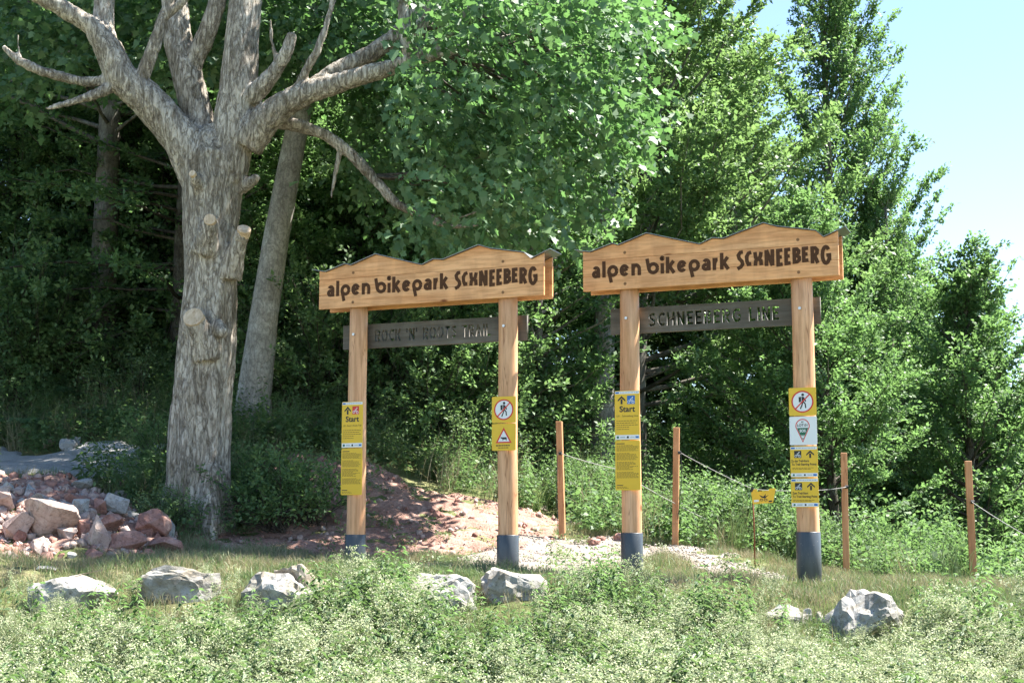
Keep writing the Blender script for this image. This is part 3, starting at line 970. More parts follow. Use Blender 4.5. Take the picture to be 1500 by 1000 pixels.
def glyph_cap(ch, x0, x1, z0, z1, w):
    a, b, lo, hi = x0 + w / 2, x1 - w / 2, z0 + w / 2, z1 - w / 2
    p = lambda t, s: (a + (b - a) * t, lo + (hi - lo) * s)
    pz = lambda t, s: (a + (b - a) * t, z0 + (z1 - z0) * s)
    if ch == 'S':
        return [[p(1.1, 1.02), p(.55, 1), p(.12, .82), p(.3, .6), p(.85, .42), p(1, .22), p(.6, .05), p(-.1, -.06)]]
    if ch == 'C':
        return [[p(1.15, 1), p(.5, .93), p(.05, .66), p(.1, .28), p(.4, .02), p(1.1, .04)]]
    if ch == 'H':
        return [[pz(0, 1), p(.1, .62), p(.42, .46), p(.12, .3), pz(0.02, 0)], [pz(1.02, .98), p(.85, .66), p(.58, .5), p(.95, .3), pz(1, .02)]]
    if ch == 'N':
        return [[pz(0, 0), pz(0, 1)], [pz(0.02, 1), pz(.98, 0)], [pz(1, 0), pz(1, 1.02)]]
    if ch == 'E':
        return [[pz(0, 0), pz(0, 1)], [p(-.3, 1), p(1.3, 1.02)], [p(-.1, .52), p(1.1, .54)], [p(-.3, 0), p(1.3, .03)]]
    if ch == 'B':
        return [[pz(0, 0), pz(0, 1)], [p(-.3, 1), p(.6, 1), p(.95, .86), p(.9, .68), p(.5, .54), p(.1, .53)], [p(.5, .5), p(1.05, .36), p(1.05, .16), p(.6, .02), p(-.2, 0)]]
    if ch == 'R':
        return [[pz(0, 0), pz(0, 1)], [p(-.3, 1), p(.6, 1), p(1, .84), p(.95, .62), p(.5, .46), p(.1, .46)], [p(.4, .5), pz(1.1, 0)]]
    if ch == 'G':
        return [arc((a + b) / 2, (lo + hi) / 2, (b - a) / 2, (hi - lo) / 2, 40, 340, 18), [p(.55, .48), p(1.25, .5)], [p(.98, .5), p(.98, .16)]]
    return []


# horizontal letter extents, in metres from the board's left end, measured on the right board
LOW = [('a', 60, 150), ('l', 170, 215), ('p', 230, 350), ('e', 365, 470), ('n', 495, 600), ('b', 655, 800), ('i', 812, 858), ('k', 875, 985), ('e', 998, 1105), ('p', 1125, 1250), ('a', 1268, 1368), ('r', 1390, 1462), ('k', 1472, 1583)]
CAP = [('S', 225, 315, 137, 352), ('C', 320, 405, 170, 345), ('H', 415, 520, 168, 325), ('N', 540, 645, 156, 338), ('E', 668, 745, 141, 341), ('E', 757, 833, 149, 344), ('B', 848, 938, 158, 343), ('E', 952, 1030, 168, 343), ('R', 1047, 1140, 150, 342), ('G', 1158, 1275, 124, 346)]


def s_on_right_board(px):
    """photo column -> distance along the right gate's front board, centre = 0"""
    bx, by = 1.981 - .125 * math.sin(-ROT), 14.031 - .125 * math.cos(-ROT)
    u = (px - 750) / FPX * 1.012
    c, s = math.cos(-ROT), math.sin(-ROT)
    return (u * by - bx) / (c + u * s)


def stencil(ch):
    rib = ribbon
    if ch == 'R':
        return .64, [[(0, 0), (0, 1), (.2, 1), (.2, 0)], rib([(.27, .9), (.42, .9), (.54, .8), (.54, .62), (.42, .5), (.27, .5)], .18), rib([(.36, .36), (.56, 0)], .2)]
    if ch == 'O':
        l = arc(.36, .5, .27, .42, 100, 260, 10)
        r = arc(.40, .5, .27, .42, 80, -80, 10)
        return .76, [rib(l, .19), rib(r, .19)]
    if ch == 'C':
        return .62, [rib(arc(.4, .5, .3, .41, 48, 312, 14), .19)]
    if ch == 'G':
        return .68, [rib(arc(.4, .5, .3, .41, 48, 320, 14), .19), [(.42, .56), (.7, .56), (.7, .33), (.52, .33), (.52, .42), (.42, .42)]]
    if ch == 'K':
        return .66, [[(0, 0), (0, 1), (.2, 1), (.2, 0)], rib([(.58, 1), (.34, .5), (.58, 0)], .2)]
    if ch == "'":
        return .2, [[(.02, .66), (.02, 1), (.18, 1), (.18, .66)]]
    if ch == 'N':
        return .66, [[(0, 0), (0, 1), (.2, 1), (.46, .42), (.46, 1), (.66, 1), (.66, 0), (.46, 0), (.2, .58), (.2, 0)]]
    if ch == 'T':
        return .6, [[(.2, 0), (.2, .82), (0, .82), (0, 1), (.6, 1), (.6, .82), (.4, .82), (.4, 0)]]
    if ch == 'S':
        return .6, [rib([(.54, .86), (.36, .92), (.14, .84), (.12, .66), (.3, .53), (.46, .42), (.48, .2), (.3, .08), (.05, .14)], .18)]
    if ch == 'A':
        return .74, [rib([(.1, 0), (.33, .98)], .18), rib([(.64, 0), (.46, .78)], .18), [(.3, .2), (.3, .34), (.46, .34), (.5, .2)]]
    if ch == 'I':
        return .2, [[(0, 0), (0, 1), (.2, 1), (.2, 0)]]
    if ch == 'L':
        return .52, [[(0, 0), (0, 1), (.2, 1), (.2, .18), (.52, .18), (.52, 0)]]
    if ch == 'H':
        return .66, [[(0, 0), (0, 1), (.2, 1), (.2, .6), (.46, .6), (.46, 1), (.66, 1), (.66, 0), (.46, 0), (.46, .4), (.2, .4), (.2, 0)]]
    if ch == 'E':
        return .54, [[(0, 0), (0, 1), (.54, 1), (.54, .83), (.2, .83), (.2, .6), (.48, .6), (.48, .42), (.2, .42), (.2, .17), (.54, .17), (.54, 0)]]
    if ch == 'B':
        return .64, [[(0, 0), (0, 1), (.2, 1), (.2, 0)], rib([(.27, .9), (.4, .9), (.5, .82), (.5, .68), (.4, .6), (.27, .6)], .17), rib([(.27, .42), (.42, .42), (.53, .33), (.53, .18), (.42, .09), (.27, .09)], .17)]
    return .36, []


def cut_board(name, s0, s1, z0, z1, y0, thick, words, t0, t1, th, parent):
    """a board with stencil letters cut right through it"""
    widths = [stencil(c)[0] for c in words]
    tot = sum(widths) + .14 * (len(words) - 1)
    kx = (t1 - t0) / tot
    cu = bpy.data.curves.new(name, 'CURVE')
    cu.dimensions = '2D'
    cu.fill_mode = 'BOTH'
    cu.extrude = thick / 2
    tb = (z0 + z1) / 2 - th / 2

    def spl(poly):
        sp = cu.splines.new('POLY')
        sp.points.add(len(poly) - 1)
        for p, (x, z) in zip(sp.points, poly):
            p.co = (x, z, 0, 1)
        sp.use_cyclic_u = True
    spl([(s0, z0), (s1, z0), (s1, z1), (s0, z1)])
    x = t0
    for c, w in zip(words, widths):
        for poly in stencil(c)[1]:
            spl([(x + a * kx, tb + b * th) for a, b in poly])
        x += (w + .14) * kx
    to = bpy.data.objects.new(name, cu)
    COL.objects.link(to)
    dg = bpy.context.evaluated_depsgraph_get()
    me = bpy.data.meshes.new_from_object(to.evaluated_get(dg))
    bpy.data.objects.remove(to)
    me.transform(Matrix.Translation((0, y0 + thick / 2, 0)) @ Matrix.Rotation(R(90), 4, 'X'))
    me.materials.clear()
    me.materials.append(M['grey_wood'])
    return obj(name, me, parent)


def make_gate(loc, posts, zb, dark, words, t0, t1, th, sleeve_top, label, rads):
    g = thing('trail_gate', label, 'gate', loc, ROT, 'timber start gates of the trails')
    base = loc[2]
    for s, r_, st in zip(posts, rads, sleeve_top):
        mb = MB()
        seg = 28
        zs = [-0.5, 0.0, 0.6, 1.2, 1.9, 2.5, zb + .33]
        mb.tube([(s + 0.004 * math.sin(z * 3 + s), 0.003 * math.cos(z * 2), z) for z in zs], [r_ * (1.02 - 0.012 * z) for z in zs], seg)
        po = mb.build('post', 'larch_post', g, True)
        sl = MB().tube([(s, 0, -.3), (s, 0, st - base - .004), (s, 0, st - base)], [r_ + .012, r_ + .012, r_ + .009], 32)
        sl.build('plastic_sleeve', 'pipe', po, True)
        zbolt = (dark[2] + dark[3]) / 2
        MB().tube([(s - .005, -r_ - .012, zbolt), (s - .005, -r_ + .01, zbolt)], [.014, .016], 12).build('bolt', 'steel', po)
    yb = rads[0] + .004
    th_ = 0.034
    fr = obj('front_board', MB().box(-LB / 2 + .03, LB / 2 - .03, -yb - .002, -yb + .0, .02, .30).mesh('front_board', 'larch'), g, (0, 0, zb))
    board_planks(fr, -yb - th_, -yb - .002, 'front')
    bk = obj('back_board', MB().box(-LB / 2 + .03, LB / 2 - .03, yb, yb + .002, .02, .30).mesh('back_board', 'larch'), g, (0, 0, zb))
    board_planks(bk, yb + .002, yb + th_ + .002, 'back')
    # lettering
    mb = MB()
    xs0 = lambda x: s_on_right_board(860 + x / 7.5)
    xs1 = lambda x: s_on_right_board(1050 + x / 7.5)
    y_ = -yb - th_
    base_l = .131
    k = 0
    for ch, a, b in LOW:
        st = [[(x, z + base_l) for x, z in q] for q in glyph_low(ch, xs0(a), xs0(b), .035, .123, .168, -.056)]
        strokes_to(mb, st, .036, y_ - .0025, y_ + .002, .00025)
    for ch, a, b, lo, hi in CAP:
        st = glyph_cap(ch, xs1(a), xs1(b), lo * .00087, hi * .00087, .034)
        strokes_to(mb, st, .036, y_ - .0025, y_ + .002, .00025)
    mb.build('lettering', 'letter_brown', fr)
    for s in posts:
        for z in (.055, .375):
            MB().prism([(x, z_) for x, z_ in disc(s, z, .016, 14)], y_ - .0012, y_ + .01).build('wood_plug', 'plug', fr)
    # folded sheet-metal roof
    pts = [((u - .5) * LB, h + .004) for u, h in PROF]
    mb = MB()
    vs, fs = [], []
    yf, yk = -yb - th_ - .03, yb + th_ + .045
    for x, z in pts:
        vs += [(x, yf, z), (x, yk, z), (x, yf, z + .004), (x, yk, z + .004)]
    for i in range(len(pts) - 1):
        q, r2 = 4 * i, 4 * i + 4
        fs += [(q + 2, r2 + 2, r2 + 3, q + 3), (q, q + 1, r2 + 1, r2), (q, r2, r2 + 2, q + 2), (q + 1, q + 3, r2 + 3, r2 + 1)]
    fs += [(0, 2, 3, 1), (4 * len(pts) - 4, 4 * len(pts) - 3, 4 * len(pts) - 1, 4 * len(pts) - 2)]
    mb.add(vs, fs)
    ro = obj('roof_sheet', mb.mesh('roof_sheet', 'roof_metal'), g, (0, 0, zb))
    d0, d1, z0, z1 = dark
    cb = cut_board('name_board', d0, d1, z0, z1, yb + .003, .036, words, t0, t1, th, g)
    return g


gate_l = make_gate((-.828, 14.781, .07), (-.883, .848), 2.785, (-1.126, 1.017, 2.37, 2.63), "ROCK 'N' ROOTS TRAIL", -.738, .609, .128, (.457, .457),
                   'timber gate with mountain-shaped board over a ROCK N ROOTS TRAIL plank', (.098, .1))
gate_r = make_gate((1.981, 14.031, 0), (-.845, .911), 2.925, (-1.082, 1.067, 2.50, 2.765), 'SCHNEEBERG LINE', -.679, .663, .138, (.478, .49),
                   'timber gate with mountain-shaped board over a SCHNEEBERG LINE plank', (.099, .105))


# ------------------------------------------------------------------ sign panels on the posts
def panel(name, gate, s, y_top, y_bot, r_, mat, label, cat='sign', w=.26, turn=0.0, group=None):
    c, sn = math.cos(ROT), math.sin(ROT)
    lx, ly = s, -r_ - .008
    X = gate.location.x + lx * c - ly * sn
    Y = gate.location.y + lx * sn + ly * c
    zt = EYE + ray(750, y_top)[1] * Y
    zb = EYE + ray(750, y_bot)[1] * Y
    o = thing(name, label, cat, (X, Y, zb), ROT + turn, group)
    h = zt - zb
    rr = .012
    poly = []
    for cx, cz, a0 in ((w / 2 - rr, rr, -90), (w / 2 - rr, h - rr, 0), (-w / 2 + rr, h - rr, 90), (-w / 2 + rr, rr, 180)):
        poly += arc(cx, cz, rr, rr, a0, a0 + 90, 4)
    MB().prism(poly, -.004, .0).build('panel', mat, o)
    return o, h


def mark(parent, name, mat, polys=(), strokes=(), w=.01, lift=1):
    mb = MB()
    y = -.004 - .0004 * lift
    for k, p in enumerate(polys):
        mb.prism(p, y - .00008 * k, -.0038)
    if strokes:
        strokes_to(mb, strokes, w, y, -.0038, .00006)
    return mb.build(name, mat, parent)


def rect(x0, x1, z0, z1):
    return [(x0, z0), (x1, z0), (x1, z1), (x0, z1)]


def lettering(parent, s, x, z, size, mat='black', offset=0.0, lift=2, name='lettering', width=None):
    me = text_mesh(name, s, size, mat, offset)
    if width:
        xs_ = [v.co.x for v in me.vertices]
        k = width / (max(xs_) - min(xs_))
        for v in me.vertices:
            v.co.x *= k
    o = obj(name, me, parent, (x, -.004 - .0005 * lift, z))
    return o


def fine_lines(parent, x0, x1, z_top, n, dz, mat='dim_print', th=.0045, seed=0, name='text_lines'):
    """lines of print too small to read: rows of word-length dashes"""
    rs_ = random.Random(seed)
    mb = MB()
    for i in range(n):
        z = z_top - i * dz
        end = x1 - rs_.choice([0, 0, .02, .05, .09]) * (x1 - x0) / .22
        x = x0
        while x < end - .006:
            e = min(end, x + rs_.uniform(.012, .032))
            mb.prism(rect(x, e, z - th, z), -.0046, -.0038)
            x = e + .005
    return mb.build(name, mat, parent)


def arrow_polys(cx, z0, hh, ww):
    st = ww * .26
    return [[(cx - st / 2, z0), (cx + st / 2, z0), (cx + st / 2, z0 + hh * .6), (cx - st / 2, z0 + hh * .6)],
            [(cx, z0 + hh), (cx - ww / 2, z0 + hh * .52), (cx - ww / 2, z0 + hh * .30), (cx, z0 + hh * .72), (cx + ww / 2, z0 + hh * .30), (cx + ww / 2, z0 + hh * .52)]]


def bike_mark(parent, cx, cz, s, mat, lift=3):
    k = s
    st = [arc(cx - .27 * k, cz - .17 * k, .16 * k, .16 * k, 0, 360, 14), arc(cx + .25 * k, cz - .22 * k, .16 * k, .16 * k, 0, 360, 14),
          [(cx - .27 * k, cz - .17 * k), (cx - .05 * k, cz + .05 * k), (cx + .16 * k, cz + .0 * k), (cx + .25 * k, cz - .22 * k)],
          [(cx - .02 * k, cz - .16 * k), (cx + .02 * k, cz + .02 * k), (cx - .1 * k, cz + .14 * k), (cx + .1 * k, cz + .26 * k), (cx + .2 * k, cz + .1 * k)]]
    return mark(parent, 'bicycle_symbol', mat, [disc(cx + .2 * k, cz + .36 * k, .075 * k, 12)], st, .055 * k, lift)


def head_band(o, h, w=.26):
    mark(o, 'header_band', 'white_print', [rect(-w / 2 + .004, w / 2 - .004, h - .032, h - .006)])
    mark(o, 'header_logo', 'blue', [rect(-w / 2 + .008, -w / 2 + .045, h - .027, h - .011)], lift=3)
    fine_lines(o, -w / 2 + .055, w / 2 - .02, h - .014, 1, .01, 'grey_print', .009, 4, 'header_text')


def foot_band(o, z=.0, w=.26, hh=.05):
    mark(o, 'logo_strip', 'white_print', [rect(-w / 2 + .004, w / 2 - .004, z + .005, z + hh)])
    c = z + hh * .5 + .002
    mark(o, 'logo', 'green', [disc(-w / 2 + .03, c, hh * .26, 12)], lift=3)
    mark(o, 'logo', 'grey_print', [rect(-w / 2 + .055, -w / 2 + .105, c - .006, c + .006)], lift=3)
    mark(o, 'logo', 'black', [disc(.005, c, hh * .24, 8)], lift=3)
    mark(o, 'logo', 'grey_print', [rect(.03, .075, c - .004, c + .004)], lift=3)
    mark(o, 'logo', 'blue', [rect(w / 2 - .045, w / 2 - .012, c - .009, c + .009)], lift=3)


def start_sign(gate, s, yt, yb, r_, box, line1, label, turn=0.0):
    o, h = panel('start_sign', gate, s, yt, yb, r_, 'yellow', label, 'sign', .26, turn, 'yellow start signs')
    head_band(o, h)
    mark(o, 'arrow', 'black', arrow_polys(-.058, h - .135, .085, .08))
    mark(o, 'difficulty_square', box, [rect(.0, .082, h - .135, h - .05)])
    bike_mark(o, .041, h - .098, .08, 'white_print')
    lettering(o, 'Start', -.0, h - .212, .082, 'black', .0022, width=.165)
    lettering(o, line1, 0, h - .262, .025, 'dim_print', .0004, width=.225)
    fine_lines(o, -.115, .11, h - .30, 5, .021, 'dim_print', .006, int(s * 10) + 30)
    foot_band(o)
    return o


def rules_sign(gate, s, yt, yb, r_, label, turn=0.0):
    o, h = panel('rules_sign', gate, s, yt, yb, r_, 'yellow', label, 'sign', .26, turn, 'yellow rules signs')
    mark(o, 'heading', 'black', [rect(-.115, -.03, h - .034, h - .026)])
    fine_lines(o, -.115, .112, h - .046, 6, .0105, 'dim_print', .0045, 61)
    fine_lines(o, -.115, .112, h - .125, 7, .0105, 'dim_print', .0045, 62)
    fine_lines(o, -.115, .112, h - .213, 8, .0105, 'dim_print', .0045, 63)
    fine_lines(o, -.115, .112, h - .314, 6, .0105, 'dim_print', .0045, 64)
    mark(o, 'heading', 'black', [rect(-.115, -.05, .046, .053)])
    fine_lines(o, -.115, .02, .035, 2, .012, 'dim_print', .0045, 65)
    return o


def hiker_sign(gate, s, yt, yb, r_, label):
    o, h = panel('no_hiking_sign', gate, s, yt, yb, r_, 'yellow', label, 'sign', .26, 0, 'no hiking signs')
    c = h / 2
    ring = .105
    mark(o, 'white_field', 'white_print', [disc(0, c, ring - .006, 36)])
    k = ring / .105
    mark(o, 'hiker_symbol', 'black', [disc(.004, c + .066, .0135, 14), [(-.008, c + .05), (.014, c + .046), (.016, c - .004), (-.006, c - .004)], [(-.036, c + .044), (-.012, c + .048), (-.012, c - .002), (-.034, c - .006)]],
         [[(.004, c), (-.006, c - .036), (-.022, c - .07)], [(.008, c), (.026, c - .022), (.03, c - .062)], [(.01, c + .04), (.026, c + .016), (.03, c + .0)]], .012, 3)
    mark(o, 'red_ring', 'red', [], [arc(0, c, ring - .006, ring - .006, 0, 360, 40)], .013, 5)
    mark(o, 'red_bar', 'red', [], [[(-.07, c - .07), (.07, c + .07)]], .012, 6)
    return o


def cattle_sign(gate, s, yt, yb, r_, label):
    o, h = panel('cattle_warning_sign', gate, s, yt, yb, r_, 'yellow', label)
    tri = lambda k: [(-.088 * k, .075 + .05 * (1 - k)), (.088 * k, .075 + .05 * (1 - k)), (0, .075 + .05 * (1 - k) + .158 * k)]
    mark(o, 'red_triangle', 'red', [tri(1.0)])
    mark(o, 'white_field', 'white_print', [tri(.72)], lift=2)
    b = .1
    cow = [(-.03, b + .022), (-.036, b + .03), (-.028, b + .036), (-.016, b + .033), (.028, b + .034), (.033, b + .028), (.033, b + .012), (.03, b), (.025, b), (.024, b + .012), (-.004, b + .012), (-.006, b), (-.011, b), (-.012, b + .013), (-.018, b + .02)]
    mark(o, 'cow_symbol', 'black', [cow], lift=4)
    fine_lines(o, -.085, .085, .056, 1, .01, 'black', .011, 71)
    fine_lines(o, -.06, .06, .032, 1, .01, 'dim_print', .009, 72)
    return o


def sos_sign(gate, s, yt, yb, r_, label):
    o, h = panel('rescue_point_sign', gate, s, yt, yb, r_, 'white_print', label)
    cx, cz = -.005, h * .63
    r1 = .068
    tear = arc(cx, cz + .01, r1, r1, -12, 192, 18) + [(cx, .022)]
    mark(o, 'red_outline', 'red', [tear])
    t2 = [(cx + (x - cx) * .87, cz + .0 + (z - cz) * .88) for x, z in tear]
    mark(o, 'white_field', 'white_print', [t2], lift=2)
    zc = cz - .008
    f = lambda z: (z - .04) / (cz - .04) * r1 * .84
    mark(o, 'green_field', 'green', [[(cx - f(zc), zc), (cx - f(.055), .055), (cx + f(.055), .055), (cx + f(zc), zc)]], lift=3)
    lettering(o, '#1', cx, cz + .042, .022, 'black', .0006, 4)
    lettering(o, 'LOT.01', cx, cz + .006, .034, 'black', .001, 4, width=.098)
    lettering(o, 'SOS', cx, cz - .048, .036, 'white_print', .0014, 5, width=.058)
    mark(o, 'telephone_symbol', 'white_print', [rect(cx - .013, cx + .013, .066, .082), rect(cx - .02, cx + .02, .085, .091)], lift=5)
    return o


def return_sign(gate, s, yt, yb, r_, l1, l2, label):
    o, h = panel('trail_return_sign', gate, s, yt, yb, r_, 'yellow', label, 'sign', .26, 0, 'yellow signs back to trail starts')
    head_band(o, h)
    mark(o, 'pictogram_square', 'black', [rect(-.092, -.024, h - .112, h - .044)])
    bike_mark(o, -.058, h - .082, .066, 'white_print')
    mark(o, 'arrow', 'black', arrow_polys(.06, h - .114, .072, .074))
    lettering(o, l1, -.036 if len(l1) > 15 else -.043, h - .151, .03, 'black', .0008, width=.17 if len(l1) > 16 else .15)
    lettering(o, l2, .0, h - .183, .03, 'black', .0008, width=.235)
    fine_lines(o, -.112, .09, h - .205, 2, .012, 'dim_print', .005, 90)
    foot_band(o, 0, .26, .04)
    return o


start_sign(gate_l, -.883, 588, 655.6, .098, 'red', "L02 - Rock 'n' Roots Trail", 'yellow Start sign with red bicycle square on the left gate', R(-4))
rules_sign(gate_l, -.883, 656.6, 724.6, .098, 'yellow panel of fine print under the red-square Start sign', R(-4))
hiker_sign(gate_l, .848, 580.5, 619, .1, 'round no hiking sign above the cattle triangle on the left gate')
cattle_sign(gate_l, .848, 620.2, 659.5, .1, 'yellow sign with red triangle and cow on the left gate')
start_sign(gate_r, -.845, 572, 644, .099, 'blue', 'L01 - Schneeberg Line', 'yellow Start sign with blue bicycle square on the right gate')
rules_sign(gate_r, -.845, 645, 717.6, .099, 'yellow panel of fine print under the blue-square Start sign')
hiker_sign(gate_r, .911, 567.6, 608.6, .105, 'round no hiking sign at the top of the right gate post')
sos_sign(gate_r, .911, 609.8, 651.4, .105, 'white SOS rescue point sign below the no hiking sign')
return_sign(gate_r, .911, 653, 698.7, .105, 'Zu den Trail-Starts', 'To Trail Starting Points', 'yellow trail starting points sign directly below the white SOS sign')
return_sign(gate_r, .911, 700, 742.4, .105, 'Zum Trail-Start', 'To Trail Starting Point', 'lowest yellow arrow sign on the right gate above the sleeve')


# ------------------------------------------------------------------ pasture fence
def stake(px, yt, yb, Y, label, lean=0.0, w=.075):
    b = P(px, yb, Y)
    t = P(px + lean, yt, Y)
    g = thing('fence_stake', label, 'fence stake', (b.x, b.y, b.z), R(-12), 'wooden fence stakes')
    H = t.z - b.z
    dx = t.x - b.x
    mb = MB()
    vs = []
    for z in (-.35, H):
        o_ = dx * z / H
        vs += [(o_ - w / 2, -w / 2, z), (o_ + w / 2, -w / 2, z), (o_ + w / 2, w / 2, z), (o_ - w / 2, w / 2, z)]
    mb.add(vs, [(3, 2, 1, 0), (4, 5, 6, 7), (0, 1, 5, 4), (1, 2, 6, 5), (2, 3, 7, 6), (3, 0, 4, 7)])
    o = mb.build('stake_post', 'stake', g)
    bv = o.modifiers.new('edge', 'BEVEL')
    bv.width = .004
    return g, b, t


s1, b1, t1 = stake(824, 617, 794, 17.5, 'fence stake standing on the path behind the left gate', -5)
s2, b2, t2 = stake(989, 626, 801, 17.9, 'fence stake seen between the two posts of the right gate', 2)
s3, b3, t3 = stake(1240, 663, 845, 17.2, 'fence stake just right of the right gate', -4)
s4, b4, t4 = stake(1427, 675, 868, 16.2, 'leaning fence stake at the right end of the fence', -9)


def insulator(parent, b, px, py, Y):
    p = P(px, py, Y)
    MB().tube([(p.x - b.x - .02, -.05, p.z - b.z), (p.x - b.x + .02, -.05, p.z - b.z)], [.02, .02], 10).build('insulator', 'insulator', parent)


insulator(s1, b1, 822, 664, 17.5)
insulator(s2, b2, 996, 663, 17.9)
insulator(s3, b3, 1240, 713, 17.2)
insulator(s4, b4, 1424, 735, 16.2)


def rope(name, pts, r_, mat, label, cat='rope', sag=0.0, group=None):
    out = []
    for a, b in zip(pts, pts[1:]):
        for i in range(10):
            t = i / 10
            q = a.lerp(b, t)
            q.z -= sag * 4 * t * (1 - t)
            out.append(q)
    out.append(pts[-1])
    o = MB().tube(out, r_, 6).build(name, mat, None, True)
    return tag(o, label, cat, group)


rope('fence_rope', [P(822, 664, 17.43), P(900, 686, 17.5), P(985, 735, 17.8), P(1040, 762, 18.6)], .0045, 'rope', 'white fence rope sloping down behind the Start post of right gate', sag=.01)
rope('fence_rope', [P(997, 663, 17.83), P(1103, 716, 17.0), P(1180, 718, 17.0), P(1240, 713, 17.13)], .0045, 'rope', 'fence rope that carries the yellow warning plate', sag=.012)
rope('fence_rope', [P(1424, 735, 16.13), P(1500, 782, 15.4), P(1600, 830, 14.8)], .0042, 'rope', 'fence rope running off right from the leaning stake', sag=.01)
rope('hanging_wire', [P(997, 664, 17.8), P(999, 690, 17.8), P(996, 730, 17.82), P(993, 760, 17.84)], .0045, 'insulator', 'dark wire hanging down beside the stake between right gate posts', 'wire')
rope('hanging_wire', [P(817, 664, 17.42), P(815, 720, 17.42), P(818, 790, 17.4)], .0035, 'insulator', 'thin dark wire hanging beside the stake behind the left gate', 'wire')
rope('hanging_wire', [P(1233, 715, 17.1), P(1231, 760, 17.1), P(1233, 800, 17.1)], .0035, 'insulator', 'thin dark wire hanging beside the stake right of the right gate', 'wire')

rod_b = P(1106, 832, 17.0)
rod = thing('fence_rod', 'thin rusty step-in fence rod under the yellow warning plate', 'fence rod', rod_b)
rt = P(1102, 716, 17.0) - rod_b
MB().tube([(0, 0, -.2), (rt.x * .5 + .006, 0, rt.z * .5), (rt.x, 0, rt.z)], .0085, 8).build('shaft', 'rust', rod, True)
MB().box(-.05, .05, -.012, .012, .02, .034).box(-.05, -.038, -.012, .012, -.03, .05).box(.038, .05, -.012, .012, -.03, .05).build('foot_step', 'rust', rod)
MB().tube([(rt.x - .018, 0, rt.z - .03), (rt.x, 0, rt.z), (rt.x, 0, rt.z + .025)], .017, 8).build('insulator', 'insulator', rod)

wp_b = P(1119, 736, 16.95)
wp = thing('warning_plate', 'small yellow electric fence plate hanging crooked on the rope', 'sign', wp_b, R(-8))
wp.rotation_euler = (R(-6), R(-4), R(-14))
k = 17 / FPX
plate_poly = [(-16 * k, -1 * k), (13 * k, -1 * k), (18 * k, 17 * k), (18 * k, 20 * k), (10 * k, 20 * k), (8 * k, 17 * k), (-8 * k, 17 * k), (-9 * k, 21 * k), (-15 * k, 20 * k), (-17 * k, 16 * k)]
MB().prism(plate_poly, -.004, 0).build('panel', 'yellow', wp)
mark(wp, 'hand_and_wire_symbol', 'black', [[(-3 * k, 8 * k), (2 * k, 6 * k), (8 * k, 11 * k), (3 * k, 9 * k), (4 * k, 13 * k), (0, 9 * k), (-6 * k, 12 * k)]], [arc(-3 * k, 4.5 * k, 2.2 * k, 1.4 * k, 0, 360, 10), arc(3 * k, 4 * k, 2.2 * k, 1.4 * k, 0, 360, 10)], .9 * k)
mark(wp, 'print_block', 'white_print', [rect(-14 * k, -7 * k, 2 * k, 5 * k)], lift=2)
mark(wp, 'print_block', 'black', [rect(7 * k, 12 * k, .5 * k, 2.5 * k)], lift=2)


# ------------------------------------------------------------------ foliage building blocks
def unit(v):
    return v / np.maximum(np.linalg.norm(v, axis=-1, keepdims=True), 1e-9)


UP = np.array([0, 0, 1.0])


def quads_of(o, d, n, L, W, fold=0.12, droop=0.1):
    """rhombic leaves: base, side, tip, side -> (4N x 3, N x 4)"""
    d = unit(d)
    s = unit(np.cross(d, n))
    n = np.cross(s, d)
    L = np.asarray(L).reshape(-1, 1)
    W = np.asarray(W).reshape(-1, 1)
    mid = o + d * L * .45 + n * L * fold * .5
    V = np.stack([o, mid + s * W * .5, o + d * L - n * L * droop, mid - s * W * .5], 1).reshape(-1, 3)
    F = np.arange(len(o) * 4).reshape(-1, 4)
    return V, F


MAPLE = np.array([(0, 0), (.34, .02), (.26, .22), (.55, .42), (.27, .52), (.2, .72), (0, 1.0), (-.2, .72), (-.27, .52), (-.55, .42), (-.26, .22), (-.34, .02)])


def maple_of(o, d, n, L):
    d = unit(d)
    s = unit(np.cross(d, n))
    n = np.cross(s, d)
    L = np.asarray(L).reshape(-1, 1)
    V = np.stack([o + s * L * a + d * L * b + n * L * (.10 * abs(a) - .12 * b * b) for a, b in MAPLE], 1).reshape(-1, 3)
    return V, np.arange(len(o) * 12).reshape(-1, 12)


def leaves_on_twigs(r, to, td, tl, per, leaf, wl, jit=.5, up=.9, spread=.9, flat=True):
    """leaves set alternately along twigs. to/td/tl: origins, directions, lengths"""
    n = len(to)
    t = (np.arange(per)[None, :] + r.random((n, per)) * .8) / per
    t = .08 + .95 * t
    d = unit(td)[:, None, :]
    sag = -.10 * (t ** 2)[..., None] * UP * tl[:, None, None]
    o = to[:, None, :] + d * (t * tl[:, None])[..., None] + sag
    sd = np.where(np.arange(per) % 2 == 0, 1.0, -1.0)[None, :, None]
    pn = unit(UP * up + r.normal(0, jit * .55, (n, 1, 3)) + r.normal(0, jit, (n, per, 3)))
    side = unit(np.cross(np.broadcast_to(d, pn.shape), pn))
    ld = unit(d * .75 + side * sd * spread + r.normal(0, .25, (n, per, 3)))
    o = o + side * sd * .01 + r.normal(0, leaf * .25, (n, per, 3))
    k = leaf * r.uniform(.65, 1.25, (n, per))
    return o.reshape(-1, 3), ld.reshape(-1, 3), pn.reshape(-1, 3), k.ravel()


